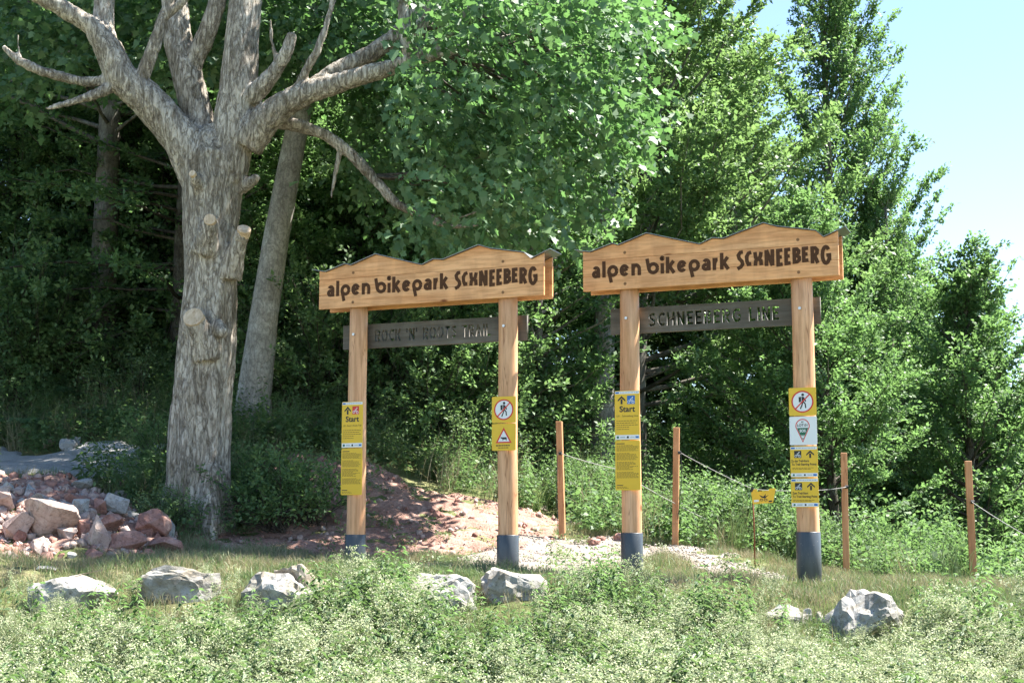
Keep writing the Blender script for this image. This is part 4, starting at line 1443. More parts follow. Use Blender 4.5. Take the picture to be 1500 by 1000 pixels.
def tree_parts(seed, H, base, rad, nb, e0, e1, trunk_r, leaf=.095, twigs_per_m=9, per=16, lean=(0, 0), curve=.15, bias=None, mat='beech', bark='bark_beech', twig_len=(.35, .85), jit=.5, droop=0.0, inner=.22, trunk_top=.97, wob_a=.12):
    """returns (trunk mesh, crown mesh). rad(t): branch length at relative height t"""
    r = np.random.default_rng(seed)
    mb = MB()
    zs = np.linspace(-.6, H * trunk_top, 14)
    ph = r.uniform(0, 6, 4)

    def axis(z):
        t = max(z, 0) / H
        return Vector((lean[0] * t + wob_a * math.sin(z * .55 + ph[0]) * t ** .5, lean[1] * t + wob_a * math.sin(z * .5 + ph[1]) * t ** .5, z))
    rr = [trunk_r * (1.0 - .86 * (max(z, 0) / H) ** .9) + (trunk_r * .55 * math.exp(-max(z, 0) * 3.0)) for z in zs]
    mb.tube([axis(z) for z in zs], [max(a, .02) for a in rr], 14)
    TO, TD, TL = [], [], []
    for i in range(nb):
        t = base + (1 - base) * ((i + r.random()) / nb) ** .92
        az = i * 2.399963 + r.normal(0, .35)
        if bias is not None and r.random() < .35:
            az = bias + r.normal(0, .7)
        el = R(e0 + (e1 - e0) * t + r.normal(0, 9))
        L = rad(t) * r.uniform(.72, 1.12)
        if bias is not None:
            L *= 1 + .18 * math.cos(az - bias)
        if L < .25:
            L = .25
        o = axis(t * H * trunk_top)
        h = Vector((math.cos(az), math.sin(az), 0))
        pts = []
        for q in range(7):
            s_ = q / 6
            z = L * s_ * math.sin(el) + curve * L * s_ * s_ - droop * L * s_ ** 3
            p = o + h * (L * s_ * math.cos(el)) + Vector((0, 0, z))
            p += Vector(tuple(r.normal(0, .03 * L * s_, 3)))
            pts.append(p)
        r0 = min(.5 * trunk_r * (1 - .8 * t), .010 + .009 * L)
        mb.tube(pts, [max(.004, r0 * (1 - .9 * q / 6)) for q in range(7)], 5, False)
        A = np.array([tuple(p) for p in pts])
        n = max(4, int(L * twigs_per_m))
        s_ = inner + (1 - inner) * r.random(n) ** .8
        f = s_ * 6
        k0 = np.clip(f.astype(int), 0, 5)
        fr = (f - k0)[:, None]
        org = A[k0] * (1 - fr) + A[k0 + 1] * fr
        tan = unit(A[k0 + 1] - A[k0])
        sd = np.where(r.random(n) < .5, 1.0, -1.0)[:, None]
        side = unit(np.cross(tan, UP)) * sd
        ang = r.uniform(.25, 1.25, n)[:, None]
        td = unit(tan * np.cos(ang) + side * np.sin(ang) + UP * r.normal(.06, .22, n)[:, None])
        TO.append(org); TD.append(td); TL.append(r.uniform(twig_len[0], twig_len[1], n) * (1.15 - .45 * s_) * min(1.0, .45 + L * .3))
    TO, TD, TL = np.concatenate(TO), np.concatenate(TD), np.concatenate(TL)
    o, ld, pn, k = leaves_on_twigs(r, TO, TD, TL, per, leaf, .62, jit)
    V, F = quads_of(o, ld, pn, k, k * .62)
    tm = mb.mesh('trunk', bark, True)
    cm = mesh_data('crown', V, F, [mat], None, False, r.random(len(F)))
    return tm, cm


def place_tree(name, meshes, x, y, rotz, label, scale=1.0, sz=None, group=None, dz=0.0, cat='tree'):
    g = thing(name, label, cat, (x, y, h1(x, y) - .05 + dz), rotz, group)
    g.scale = (scale, scale, sz or scale)
    obj('trunk', meshes[0], g)
    obj('crown', meshes[1], g)
    return g


# beech kinds
cone = lambda R0, top=.25: (lambda t: R0 * (top + (1 - top) * (1 - t) ** .75) if t > .12 else R0 * .8)
dome = lambda R0: (lambda t: R0 * max(.25, math.sqrt(max(0, 1 - ((t - .45) / .58) ** 2))))
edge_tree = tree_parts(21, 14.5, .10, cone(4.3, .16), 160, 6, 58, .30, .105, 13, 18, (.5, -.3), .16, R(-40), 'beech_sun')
tall_tree = tree_parts(22, 15.5, .08, cone(4.4, .17), 160, 18, 66, .26, .10, 13, 17, (.6, 0), .28, R(-10), 'beech', twig_len=(.35, .8))
low_tree = tree_parts(23, 9.0, .03, cone(3.9, .2), 130, 4, 62, .16, .105, 15, 17, (.5, 0), .22, R(-20), 'beech', 'bark_dark', inner=.12)
wood_tree = tree_parts(24, 17.0, .26, dome(4.4), 130, -2, 55, .27, .12, 9, 12, (.3, .2), .1, None, 'beech', 'bark_beech', inner=.07)
wood_tree2 = tree_parts(25, 16.0, .10, dome(4.4), 140, -6, 50, .24, .12, 9, 12, (-.4, .2), .1, None, 'beech', 'bark_dark', droop=.12, inner=.07)
sap_tree = tree_parts(26, 8.0, .12, dome(2.4), 80, 5, 55, .10, .10, 13, 15, (.3, .1), .1, None, 'beech', 'bark_beech', twig_len=(.3, .6), inner=.06)

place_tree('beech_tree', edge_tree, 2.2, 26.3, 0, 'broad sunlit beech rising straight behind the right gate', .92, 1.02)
place_tree('beech_tree', tall_tree, 6.5, 30.0, R(20), 'tallest beech against the sky with upswept plume-like branches', .80, .95)
place_tree('beech_tree', tall_tree, 8.1, 29.0, R(150), 'lower beech stepping down the skyline right of the tallest one', .64)
place_tree('beech_tree', low_tree, 8.0, 25.0, R(60), 'low spreading beech with branches to the ground at right edge', .80)
place_tree('beech_tree', low_tree, 5.2, 22.8, R(200), 'bushy beech right behind the fence stake beside the right gate', .68)
place_tree('beech_tree', low_tree, 11.6, 27.0, R(310), 'beech cut off by the right picture edge', .62)
trunk_tree = tree_parts(28, 15, .42, dome(2.1), 46, 10, 60, .24, .11, 10, 15, (.2, .3), .1, None, 'beech', 'bark_pale')
place_tree('beech_tree', trunk_tree, 1.55, 24.2, R(10), 'beech with thick grey trunk just behind left post of right gate', .92)
place_tree('beech_tree', wood_tree, -7.0, 24.0, R(80), 'beech with straight mossy grey trunk in the dark wood at left', .95)
place_tree('beech_tree', wood_tree2, -5.5, 23.6, R(140), 'slim dark tree between the mossy trunk and the big maple', .85)
place_tree('young_beech', sap_tree, .45, 23.0, R(40), 'slender pale stem curving up behind right post of left gate', .95)
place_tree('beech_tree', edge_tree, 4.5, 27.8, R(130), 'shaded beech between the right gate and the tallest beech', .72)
fill = [(-11, 29, 0, .9), (-9.2, 33, 60, 1.0), (-13.5, 33, 70, 1.0), (-6.5, 36, 33, 1.05), (-1.5, 35, 10, 1.0), (.8, 39, 180, 1.0), (-3.5, 41, 77, 1.1), (-10.5, 40, 140, 1.1), (3.0, 37, 20, .9), (-17, 38, 20, 1.1)]
for i, (x, y, a, s_) in enumerate(fill):
    place_tree('beech_tree', wood_tree2 if i % 2 else wood_tree, x, y, R(a), 'leafy tree deep in the shaded wood behind the gates', s_, None, 'trees deep in the wood')

under = [(-12.5, 25, 10, .8), (-9.6, 26.2, 70, .75), (-8.2, 27.5, 160, .85), (-6.3, 26, 220, .8), (-4.4, 25.2, 300, .75), (-2.8, 25.4, 20, .75), (-1.0, 25.6, 100, .6), (-2.0, 29.5, 190, .95), (-5.2, 30.5, 250, 1.0), (-10.5, 32, 330, 1.05), (.2, 28.5, 140, .9), (-14.5, 28.5, 45, 1.0), (-4.0, 27.5, 130, .9), (-7.0, 29.0, 15, 1.0), (-.2, 31.5, 75, 1.1), (-3.2, 33.0, 210, 1.2), (-8.5, 35, 120, 1.2), (1.8, 33.5, 310, 1.15), (6.3, 26.0, 250, .62), (7.5, 31.5, 15, .85), (10.5, 31, 95, .8), (13.0, 29.5, 170, .8), (5.2, 33, 260, 1.0), (9.0, 34.5, 300, .95), (12.5, 34, 33, .9)]
for i, (x, y, a, s_) in enumerate(under):
    place_tree('young_beech', low_tree, x, y, R(a), 'low leafy young beech filling a gap between the taller trees', s_, None, 'young trees below the wood')

# second trunk right behind the maple, leaning
lean_tree = tree_parts(27, 15, .42, dome(2.8), 50, 8, 55, .235, .10, 9, 14, (1.8, .3), .1, None, 'beech', 'bark_pale', wob_a=.2)
place_tree('beech_tree', lean_tree, -3.75, 20.4, 0, 'leaning grey trunk with dappled light directly behind the big maple', 1.0)


# ------------------------------------------------------------------ the big maple
TY = 17.0
maple_base = P(288, 782, TY)
maple = thing('maple_tree', 'big old maple with forked trunk and sawn-off branch stubs', 'tree', maple_base)


def mp_(px, py, dy=0.0):
    return P(px, py, TY + dy) - maple_base


kpx = TY / FPX
limbs = [
    [(296, 825, 0, 56), (293, 775, 0, 50), (288, 720, 0, 49), (288, 660, 0, 48), (292, 600, 0, 47), (300, 520, 0, 44), (307, 440, 0, 42), (308, 380, 0, 41), (309, 320, 0, 44), (311, 270, 0, 47), (312, 232, 0, 45), (313, 205, .02, 34), (314, 190, .04, 22), (314, 183, .04, 8)],
    [(298, 262, 0, 36), (268, 205, -.05, 32), (240, 172, -.1, 29), (208, 140, -.15, 28), (176, 112, -.2, 26), (158, 72, -.25, 22), (134, 38, -.3, 16), (84, 8, -.4, 13), (20, -25, -.6, 10), (-60, -60, -.8, 7)],
    [(158, 72, -.25, 18), (151, 40, -.15, 16), (153, 0, -.1, 15), (148, -60, 0, 13), (135, -140, .1, 9), (120, -220, .2, 5)],
    [(305, 250, .1, 30), (294, 192, .2, 25), (277, 120, .25, 25), (262, 62, .3, 23), (256, 0, .35, 21), (250, -80, .4, 17), (235, -180, .5, 12), (225, -280, .6, 6)],
    [(280, 105, .25, 16), (289, 78, .2, 15), (305, 45, .15, 15), (316, 10, .1, 14), (325, -50, .1, 12), (335, -140, .1, 8)],
    [(205, 128, -.2, 11), (213, 100, -.25, 10), (225, 70, -.3, 10), (238, 30, -.3, 9), (252, -5, -.3, 8), (268, -50, -.3, 5)],
    [(240, 28, -.3, 7), (262, 8, -.35, 6), (285, -15, -.4, 4)],
    [(325, 265, 0, 38), (342, 195, 0, 35), (350, 130, 0, 30), (354, 60, .05, 28), (360, 0, .1, 26), (366, -90, .1, 22), (372, -200, .15, 16), (380, -330, .2, 7)],
    [(368, 145, -.1, 16), (388, 122, -.2, 14), (408, 97, -.25, 11), (421, 75, -.3, 10), (428, 50, -.3, 8)],
    [(360, 210, -.05, 30), (390, 174, -.15, 25), (418, 152, -.2, 21), (455, 134, -.25, 18), (508, 118, -.3, 15), (560, 103, -.35, 13), (600, 90, -.4, 12), (640, 80, -.45, 9), (720, 62, -.6, 6), (800, 40, -.8, 3)],
    [(455, 128, -.2, 13), (500, 100, -.1, 14), (545, 78, 0, 14), (575, 58, .05, 13), (600, 30, .1, 11), (640, -20, .15, 9), (700, -90, .2, 6)],
    [(597, 82, -.4, 9), (594, 50, -.4, 9), (590, 0, -.35, 8), (586, -70, -.3, 5)],
    [(600, 80, -.4, 9), (612, 45, -.45, 9), (636, 0, -.5, 8), (665, -50, -.5, 5)],
    [(610, 82, -.4, 8), (645, 62, -.45, 7), (690, 12, -.5, 6), (730, -30, -.5, 4)],
    [(433, 135, -.25, 7), (447, 105, -.3, 6), (464, 76, -.35, 6), (478, 38, -.35, 5), (488, 0, -.35, 5), (497, -50, -.35, 3)],
    [(398, 178, .15, 11), (440, 184, .25, 10), (478, 198, .3, 9), (508, 220, .3, 9), (545, 258, .3, 8), (580, 298, .25, 7), (612, 314, .2, 7), (658, 332, .15, 5), (702, 330, .1, 3)],
    [(166, 118, -.2, 10), (120, 120, -.3, 8), (62, 105, -.35, 7), (28, 90, -.4, 6), (4, 68, -.4, 4)],
    [(166, 126, -.25, 9), (140, 138, -.35, 8), (104, 150, -.4, 5), (66, 160, -.45, 2)],
    [(30, 92, -.4, 3), (27, 70, -.4, 2), (26, 50, -.4, 1.5)],
    [(404, 90, -.25, 4), (398, 60, -.3, 3), (396, 28, -.3, 2)],
    [(640, 300, .2, 3), (670, 320, .1, 2.5), (700, 310, 0, 2)],
    [(500, 215, .3, 4), (490, 260, .3, 3), (485, 290, .3, 2)],
    # stubs and burls
    [(300, 368, -.25, 22), (303, 345, -.36, 16), (307, 328, -.43, 12), (308, 324, -.46, 10.5)],
    [(334, 405, -.12, 22), (343, 376, -.2, 16), (352, 350, -.26, 12.5), (356, 341, -.30, 12)],
    [(302, 520, -.2, 30), (297, 496, -.3, 23), (289, 476, -.38, 18), (285, 468, -.42, 17)],
    [(292, 275, -.3, 12), (284, 258, -.45, 7)],
    [(352, 275, 0, 12), (372, 264, -.1, 7), (378, 258, -.12, 5)],
    [(318, 480, -.3, 14), (330, 488, -.42, 6)],
    # root flares
    [(258, 700, -.1, 16), (248, 745, -.2, 17), (236, 800, -.3, 14)],
    [(305, 690, -.15, 26), (305, 750, -.35, 20), (304, 800, -.5, 14)],
    [(318, 700, .05, 16), (326, 750, .05, 15), (338, 810, .05, 12)],
]
mb = MB()
for lm in limbs:
    mb.tube([mp_(a, b, c) for a, b, c, _ in lm], [max(r_ * .94, 1.2) * kpx for *_, r_ in lm], 12)
tm = mb.mesh('trunk', 'bark_maple', True)
tmp = bpy.data.objects.new('tmp', tm)
COL.objects.link(tmp)
rm = tmp.modifiers.new('r', 'REMESH')
rm.mode = 'VOXEL'
rm.voxel_size = .022
sm = tmp.modifiers.new('s', 'SMOOTH')
sm.iterations = 4
sm.factor = .5
dg = bpy.context.evaluated_depsgraph_get()
tm2 = bpy.data.meshes.new_from_object(tmp.evaluated_get(dg))
bpy.data.objects.remove(tmp)
co = np.empty(len(tm2.vertices) * 3, dtype=np.float32)
no = np.empty(len(tm2.vertices) * 3, dtype=np.float32)
tm2.vertices.foreach_get('co', co)
tm2.vertices.foreach_get('normal', no)
co, no = co.reshape(-1, 3), no.reshape(-1, 3)
dsp = np.array([mnoise.noise(Vector((c[0] * 9, c[1] * 9, c[2] * 2.2))) * .6 + mnoise.noise(Vector((c[0] * 3, c[1] * 3, c[2] * 1.5 + 9))) * .9 + (.5 - 2.2 * max(0, .28 - abs(mnoise.noise(Vector((c[0] * 13, c[1] * 13, c[2] * 3.4)))))) for c in co])
ang_ = np.arctan2(co[:, 1], co[:, 0] - .10)
low_ = np.clip((3.6 - co[:, 2]) / .8, 0, 1)
flute = (.020 * np.sin(ang_ * 5 + co[:, 2] * .5) + .012 * np.sin(ang_ * 9 - co[:, 2] * .8 + 1.0)) * low_
co = co + no * (dsp * .015 + flute)[:, None]
tm2.vertices.foreach_set('co', co.astype(np.float32).ravel())
tm2.polygons.foreach_set('use_smooth', np.ones(len(tm2.polygons), dtype=bool))
tm2.materials.clear()
tm2.materials.append(M['bark_maple'])
trunk_o = obj('trunk', tm2, maple)
for px, py, dy, r_, dirv in [(308, 323.5, -.475, 9.5, (0.05, -1, .25)), (357, 339.5, -.315, 11, (.25, -.75, .75)), (284.5, 466.5, -.435, 16, (-.1, -.9, .4)), (283.5, 256.5, -.46, 5.5, (-.2, -1, .3))]:
    c = mp_(px, py, dy)
    d = Vector(dirv).normalized()
    MB().tube([c - d * .05, c + d * .042, c + d * .047], [r_ * kpx * .92, r_ * kpx * .92, r_ * kpx * .86], 20).build('sawn_stub', 'cut_wood', trunk_o)


rb = random.Random(12)
mb = MB()
for k_ in range(34):
    a = rb.choice([(600, 88, -.4), (640, 80, -.45), (560, 103, -.35), (612, 45, -.45), (575, 58, .05), (545, 258, .3), (612, 314, .2), (700, 62, -.6), (690, 12, -.5)])
    e = (a[0] + rb.uniform(60, 260), a[1] + rb.uniform(-60, 170), a[2] + rb.uniform(-.6, 1.2))
    if e[0] > 900 or e[1] > 340:
        continue
    pts_ = []
    for q in range(6):
        t = q / 5
        pts_.append(mp_(a[0] + (e[0] - a[0]) * t + rb.uniform(-9, 9) * t, a[1] + (e[1] - a[1]) * t ** 1.4 + rb.uniform(-9, 9) * t, a[2] + (e[2] - a[2]) * t))
    r0 = rb.uniform(2.4, 4.2)
    mb.tube(pts_, [max(.6, r0 * (1 - .85 * q / 5)) * kpx for q in range(6)], 6)
mb.build('branches', 'bark_dark', maple, True)


def maple_crown():
    r = np.random.default_rng(91)
    base = np.array(maple_base)
    TO, TD = [], []
    need = 5600
    while need > 0:
        n = 20000
        p = r.normal(0, 1, (n, 3))
        p = unit(p) * (r.random((n, 1)) ** .36)
        q = np.array([-3.1, 18.1, 7.2]) + p * np.array([5.0, 4.3, 4.6])
        X, Yv, Z = q.T
        px, py = px_of(X, Yv, Z)
        keep = np.ones(n, dtype=bool)
        keep &= ~((px > -60) & (px < 560) & (py > -60) & (Yv < 17.9))          # keep the forked trunk in view
        keep &= ~((px < 560) & (Yv < 16.6))
        keep &= ~((Yv < 17.3) & (Z > 7.3))
        keep &= ~((px > 60) & (px < 500) & (py > 120))
        low = 120 + 235 * np.clip((px - 400) / 200, 0, 1) + 24 * np.sin(px * .03) + 16 * np.sin(px * .083 + Yv * 3) + r.normal(0, 14, n)
        keep &= ~((py > low) & (px < 1000))
        keep &= ~((py < -40) & (r.random(n) < .72))
        keep &= ~(px > 925 + 35 * np.sin(py * .045) + r.normal(0, 18, n))
        # clumps: sparse noise mask
        cl = np.sin(X * 2.3 + 1.3 * np.sin(Z * 1.9)) * np.sin(Z * 2.7 + np.sin(Yv * 2.1)) * np.sin(Yv * 2.2 + X)
        keep &= (cl > .0) | (r.random(n) < .16)
        q = q[keep][:need]
        need -= len(q)
        TO.append(q)
        out = unit(q - np.array([-3.3, 17.5, 5.5]))
        TD.append(unit(out + r.normal(0, .5, q.shape) - UP * .25))
    TO, TD = np.concatenate(TO), np.concatenate(TD)
    # hanging sprays along the low branch
    o, ld, pn, k = leaves_on_twigs(r, TO, TD, r.uniform(.35, .75, len(TO)), 10, .098, .9, .6, .7, 1.0)
    ld = unit(ld - UP * .35)
    k = k * r.uniform(.7, 1.45, len(k))
    V, F = maple_of(o - base, ld, pn, k)
    return mesh_data('crown', V, F, ['maple'], None, False, r.random(len(F)))


obj('crown', maple_crown(), maple)

# sawn log lying in the wood
lg = P(80, 434, 25.0)
log = thing('sawn_log', 'sawn log end shining in the dark wood behind the ferns', 'log', lg)
MB().tube([(0, 0, 0), (.25, 1.4, .0), (.4, 2.2, .02)], [.13, .125, .12], 16).build('log_body', 'bark_dark', log, True)
MB().tube([(-.003, -.02, 0), (.004, .02, 0)], [.105, .108], 20).build('cut_face', 'cut_wood', log)


# ------------------------------------------------------------------ plant kinds for scattering
class PB:
    """collects quads with material index and random value"""
    def __init__(self, seed):
        self.r = np.random.default_rng(seed)
        self.V, self.F, self.m, self.n = [], [], [], 0

    def quads(self, V, F, m):
        self.V.append(V); self.F.append(F + self.n); self.m.append(np.full(len(F), m)); self.n += len(V)

    def leaves(self, o, d, n, L, W, m, fold=.12, droop=.1):
        V, F = quads_of(o, d, n, L, W, fold, droop)
        self.quads(V, F, m)

    def blade(self, pts, w, m):
        """a tapering strip along pts (list of arrays)"""
        pts = np.array(pts)
        d = unit(pts[-1] - pts[0])
        s = unit(np.cross(d, self.r.normal(0, 1, 3) * [1, 1, .2]))
        k = len(pts)
        ww = np.linspace(1, .12, k)[:, None] * w / 2
        V = np.concatenate([pts + s * ww, pts - s * ww])
        F = np.array([(i, i + 1, k + i + 1, k + i) for i in range(k - 1)])
        self.quads(V, F, m)

    def done(self):
        V, F, m = np.concatenate(self.V), np.concatenate(self.F), np.concatenate(self.m)
        return V, F, m, self.r.random(len(F))


def p_bedstraw(seed, mats=(0, 1), stems=9, H=.7, fl=75, size=.0095):
    b = PB(seed); r = b.r
    for _ in range(stems):
        az = r.uniform(0, 6.28); ln = r.uniform(.08, .42); h = H * r.uniform(.7, 1.12)
        hd = np.array([math.cos(az), math.sin(az), 0])
        base = r.normal(0, .05, 3) * [1, 1, 0]
        f = lambda t: base + hd * ln * h * t ** 1.5 + UP * h * t * (1 - .12 * t)
        b.blade([f(t) for t in np.linspace(0, 1, 5)], .006, mats[0])
        ts = np.repeat(np.linspace(.12, .9, 12), 4)
        o = np.array([f(t) for t in ts])
        a = r.uniform(0, 6.28, len(ts))
        d = np.stack([np.cos(a), np.sin(a), r.uniform(-.2, .5, len(ts))], 1)
        b.leaves(o, d, UP + r.normal(0, .4, d.shape), r.uniform(.028, .055, len(ts)), r.uniform(.008, .015, len(ts)), mats[0])
        nc = 8
        cl = r.integers(0, nc, fl)
        ca = (np.arange(nc) * 2.4 + r.uniform(0, 6))[cl]
        ct = (.48 + .52 * np.arange(nc) / nc)[cl]
        cr = (.10 * r.uniform(.4, 1.2, nc))[cl] * (1.3 - ct)
        o = np.array([f(x) for x in np.minimum(ct, 1.0)]) + np.stack([np.cos(ca), np.sin(ca), .4 + 0 * ca], 1) * cr[:, None] + r.normal(0, .0135, (fl, 3)) * [1.2, 1.2, .8]
        d = r.normal(0, 1, (fl, 3))
        k = size * r.uniform(.7, 1.4, fl)
        b.leaves(o, d, UP + r.normal(0, .6, (fl, 3)), k, k, mats[1], 0, 0)
    return b.done()


def p_nettle(seed, m=0, H=.7, stems=3, L=.085):
    b = PB(seed); r = b.r
    for _ in range(stems):
        h = H * r.uniform(.65, 1.1); base = r.normal(0, .09, 3) * [1, 1, 0]; tl = r.normal(0, .12, 3) * [1, 1, 0]
        f = lambda t: base + tl * t * t * h + UP * h * t
        b.blade([f(t) for t in np.linspace(0, 1, 4)], .008, m)
        for i, t in enumerate(np.linspace(.2, 1.0, 11)):
            a = (i % 2) * 1.57 + r.normal(0, .3)
            aa = np.array([a, a + 3.14])
            d = np.stack([np.cos(aa), np.sin(aa), -.25 + 0 * aa + r.normal(0, .2, 2)], 1)
            o = np.repeat(f(t)[None], 2, 0) + d * .015
            k = L * (1.15 - .6 * t) * r.uniform(.8, 1.2, 2)
            s = unit(np.cross(d, UP))
            b.leaves(o, d + s * .12, UP + s * .5, k, k * .34, m, .1, .2)
            b.leaves(o, d - s * .12, UP - s * .5, k, k * .34, m, .1, .2)
    return b.done()


def p_grass(seed, m=0, n=40, H=.22, spread=.05, w=.006, lean=.5, m2=None, p2=.0):
    b = PB(seed); r = b.r
    for _ in range(n):
        az = r.uniform(0, 6.28); h = H * r.uniform(.45, 1.15); ln = abs(r.normal(0, lean))
        hd = np.array([math.cos(az), math.sin(az), 0])
        base = r.normal(0, spread, 3) * [1, 1, 0]
        b.blade([base + hd * ln * h * t ** 1.8 + UP * h * t * (1 - .25 * ln * t) for t in (0, .35, .7, 1)], w * r.uniform(.7, 1.3), m2 if (m2 is not None and r.random() < p2) else m)
    return b.done()


def p_leafy(seed, m=0, n=60, H=.3, L=.06, spread=.16):
    b = PB(seed); r = b.r
    az = r.uniform(0, 6.28, n); rad = spread * np.sqrt(r.random(n)); z = H * r.uniform(.25, 1.0, n) * (1 - .4 * rad / spread)
    o = np.stack([np.cos(az) * rad, np.sin(az) * rad, z], 1)
    d = np.stack([np.cos(az), np.sin(az), r.uniform(-.4, .3, n)], 1) + r.normal(0, .4, (n, 3))
    k = L * r.uniform(.6, 1.3, n)
    b.leaves(o, d, UP + r.normal(0, .4, (n, 3)), k, k * .7, m)
    for i in range(0, n, 4):
        b.blade([o[i] * [.2, .2, 0], o[i] * [.7, .7, .6], o[i]], .005, m)
    return b.done()


def p_pebble(seed, m=0, s=.03):
    r = np.random.default_rng(seed)
    v = np.array([(x, y, z) for x in (-1, 1) for y in (-1, 1) for z in (-1, 1)]) * r.uniform(.5, 1.1, (8, 1)) * r.uniform(.6, 1.1, (8, 3)) * s * .55
    F = np.array([(0, 1, 3, 2), (4, 6, 7, 5), (0, 4, 5, 1), (2, 3, 7, 6), (0, 2, 6, 4), (1, 5, 7, 3)])
    return v, F, np.full(6, m), r.random(6)


def scatter(name, protos, mats, pts, rotz, scl, which, label, cat, tilt=.12, seed=0):
    """ONE object of uncountable plants: its own mesh holds the plant kinds and the spots, nodes put a plant on every spot"""
    r = np.random.default_rng(seed)
    V, F, mi, rn, pid = [], [], [], [], []
    off = 0
    for k_, (v, f, m, rr) in enumerate(protos):
        V.append(v); F.append(f + off); mi.append(m); rn.append(rr); pid.append(np.full(len(v), k_)); off += len(v)
    n = len(pts)
    V.append(pts); pid.append(np.full(n, -1))
    V = np.concatenate(V)
    me = mesh_data(name, V, np.concatenate(F), mats, np.concatenate(mi), False, np.concatenate(rn))
    a = me.attributes.new('pid', 'INT', 'POINT'); a.data.foreach_set('value', np.concatenate(pid).astype(np.int32))
    rot = np.zeros((len(V), 3), dtype=np.float32)
    rot[off:, 2] = rotz
    rot[off:, :2] = r.normal(0, tilt, (n, 2))
    a = me.attributes.new('rot', 'FLOAT_VECTOR', 'POINT'); a.data.foreach_set('vector', rot.ravel())
    sv = np.zeros(len(V), dtype=np.float32); sv[off:] = scl
    a = me.attributes.new('scl', 'FLOAT', 'POINT'); a.data.foreach_set('value', sv)
    wv = np.zeros(len(V), dtype=np.int32); wv[off:] = which
    a = me.attributes.new('which', 'INT', 'POINT'); a.data.foreach_set('value', wv)
    o = obj(name, me)
    ng = bpy.data.node_groups.new(name + '_nodes', 'GeometryNodeTree')
    ng.interface.new_socket('Geometry', in_out='INPUT', socket_type='NodeSocketGeometry')
    ng.interface.new_socket('Geometry', in_out='OUTPUT', socket_type='NodeSocketGeometry')
    gi, go = ng.nodes.new('NodeGroupInput'), ng.nodes.new('NodeGroupOutput')

    def attr(nm, ty):
        q = ng.nodes.new('GeometryNodeInputNamedAttribute')
        q.data_type = ty
        q.inputs[0].default_value = nm
        return [s for s in q.outputs if s.enabled][0]

    def sep(k_):
        c = ng.nodes.new('FunctionNodeCompare')
        c.data_type = 'INT'
        c.operation = 'EQUAL'
        ins = [s for s in c.inputs if s.enabled]
        ng.links.new(attr('pid', 'INT'), ins[0])
        ins[1].default_value = k_
        s = ng.nodes.new('GeometryNodeSeparateGeometry')
        s.domain = 'POINT'
        ng.links.new(gi.outputs[0], s.inputs['Geometry'])
        ng.links.new(c.outputs[0], s.inputs['Selection'])
        return s.outputs[0]
    jn = ng.nodes.new('GeometryNodeJoinGeometry')
    for k_ in range(len(protos)):
        g2 = ng.nodes.new('GeometryNodeGeometryToInstance')
        ng.links.new(sep(k_), g2.inputs[0])
        ng.links.new(g2.outputs[0], jn.inputs[0])
    ip = ng.nodes.new('GeometryNodeInstanceOnPoints')
    ng.links.new(sep(-1), ip.inputs['Points'])
    ng.links.new(jn.outputs[0], ip.inputs['Instance'])
    ip.inputs['Pick Instance'].default_value = True
    ng.links.new(attr('which', 'INT'), ip.inputs['Instance Index'])
    ng.links.new(attr('rot', 'FLOAT_VECTOR'), ip.inputs['Rotation'])
    ng.links.new(attr('scl', 'FLOAT'), ip.inputs['Scale'])
    ng.links.new(ip.outputs[0], go.inputs[0])
    md = o.modifiers.new('scatter', 'NODES')
    md.node_group = ng
    return tag(o, label, cat, None, 'stuff')


def spots(r, n, x0, x1, y0, y1, dens=None, avoid=(), only=None):
    out = []
    tot = 0
    while tot < n:
        x, y = r.uniform(x0, x1, n), r.uniform(y0, y1, n)
        k_ = np.abs(x) < .40 * y + .6
        if dens is not None:
            k_ &= r.random(n) < dens(x, y)
        if avoid:
            k_ &= ~in_any(x, y, avoid)
        if only is not None:
            k_ &= only(x, y)
        q = np.stack([x[k_], y[k_]], 1)
        out.append(q); tot += len(q)
        if len(out) > 60:
            break
    q = np.concatenate(out)[:n]
    z = hgt(q[:, 0], q[:, 1])
    return np.c_[q, z]


VEG_X = [-200, 0, 150, 210, 320, 420, 490, 540, 580, 640, 700, 800, 850, 900, 980, 1040, 1100, 1170, 1310, 1340, 1400, 1450, 1700]
VEG_Y = [898, 900, 903, 912, 905, 900, 850, 818, 845, 905, 912, 890, 858, 852, 870, 885, 905, 945, 955, 905, 888, 898, 890]


def tops(pts, H, scl, r, slack=20):
    """plants grow lower towards the stones and the ledge: cap the scale so the growth ends below that line"""
    px, py = px_of(pts[:, 0], pts[:, 1], pts[:, 2])
    lim = np.interp(px, VEG_X, VEG_Y) + r.normal(0, slack, len(px)) + 4
    zt = EYE + np.tan(np.arctan((500 - lim) / FPX) + PITCH) * pts[:, 1]
    s_ = np.minimum(scl, (zt - pts[:, 2]) / H)
    k_ = s_ > .22
    return pts[k_], s_[k_]


def ang(r, n):
    return r.uniform(0, 6.28, n)


r = np.random.default_rng(55)
patch = lambda s, a, b: (lambda x, y: .5 + .5 * np.sin(x * s + a + 1.3 * np.sin(y * s * 1.1 + b)) * np.sin(y * s * 1.2 + b + np.sin(x * s * .7)))

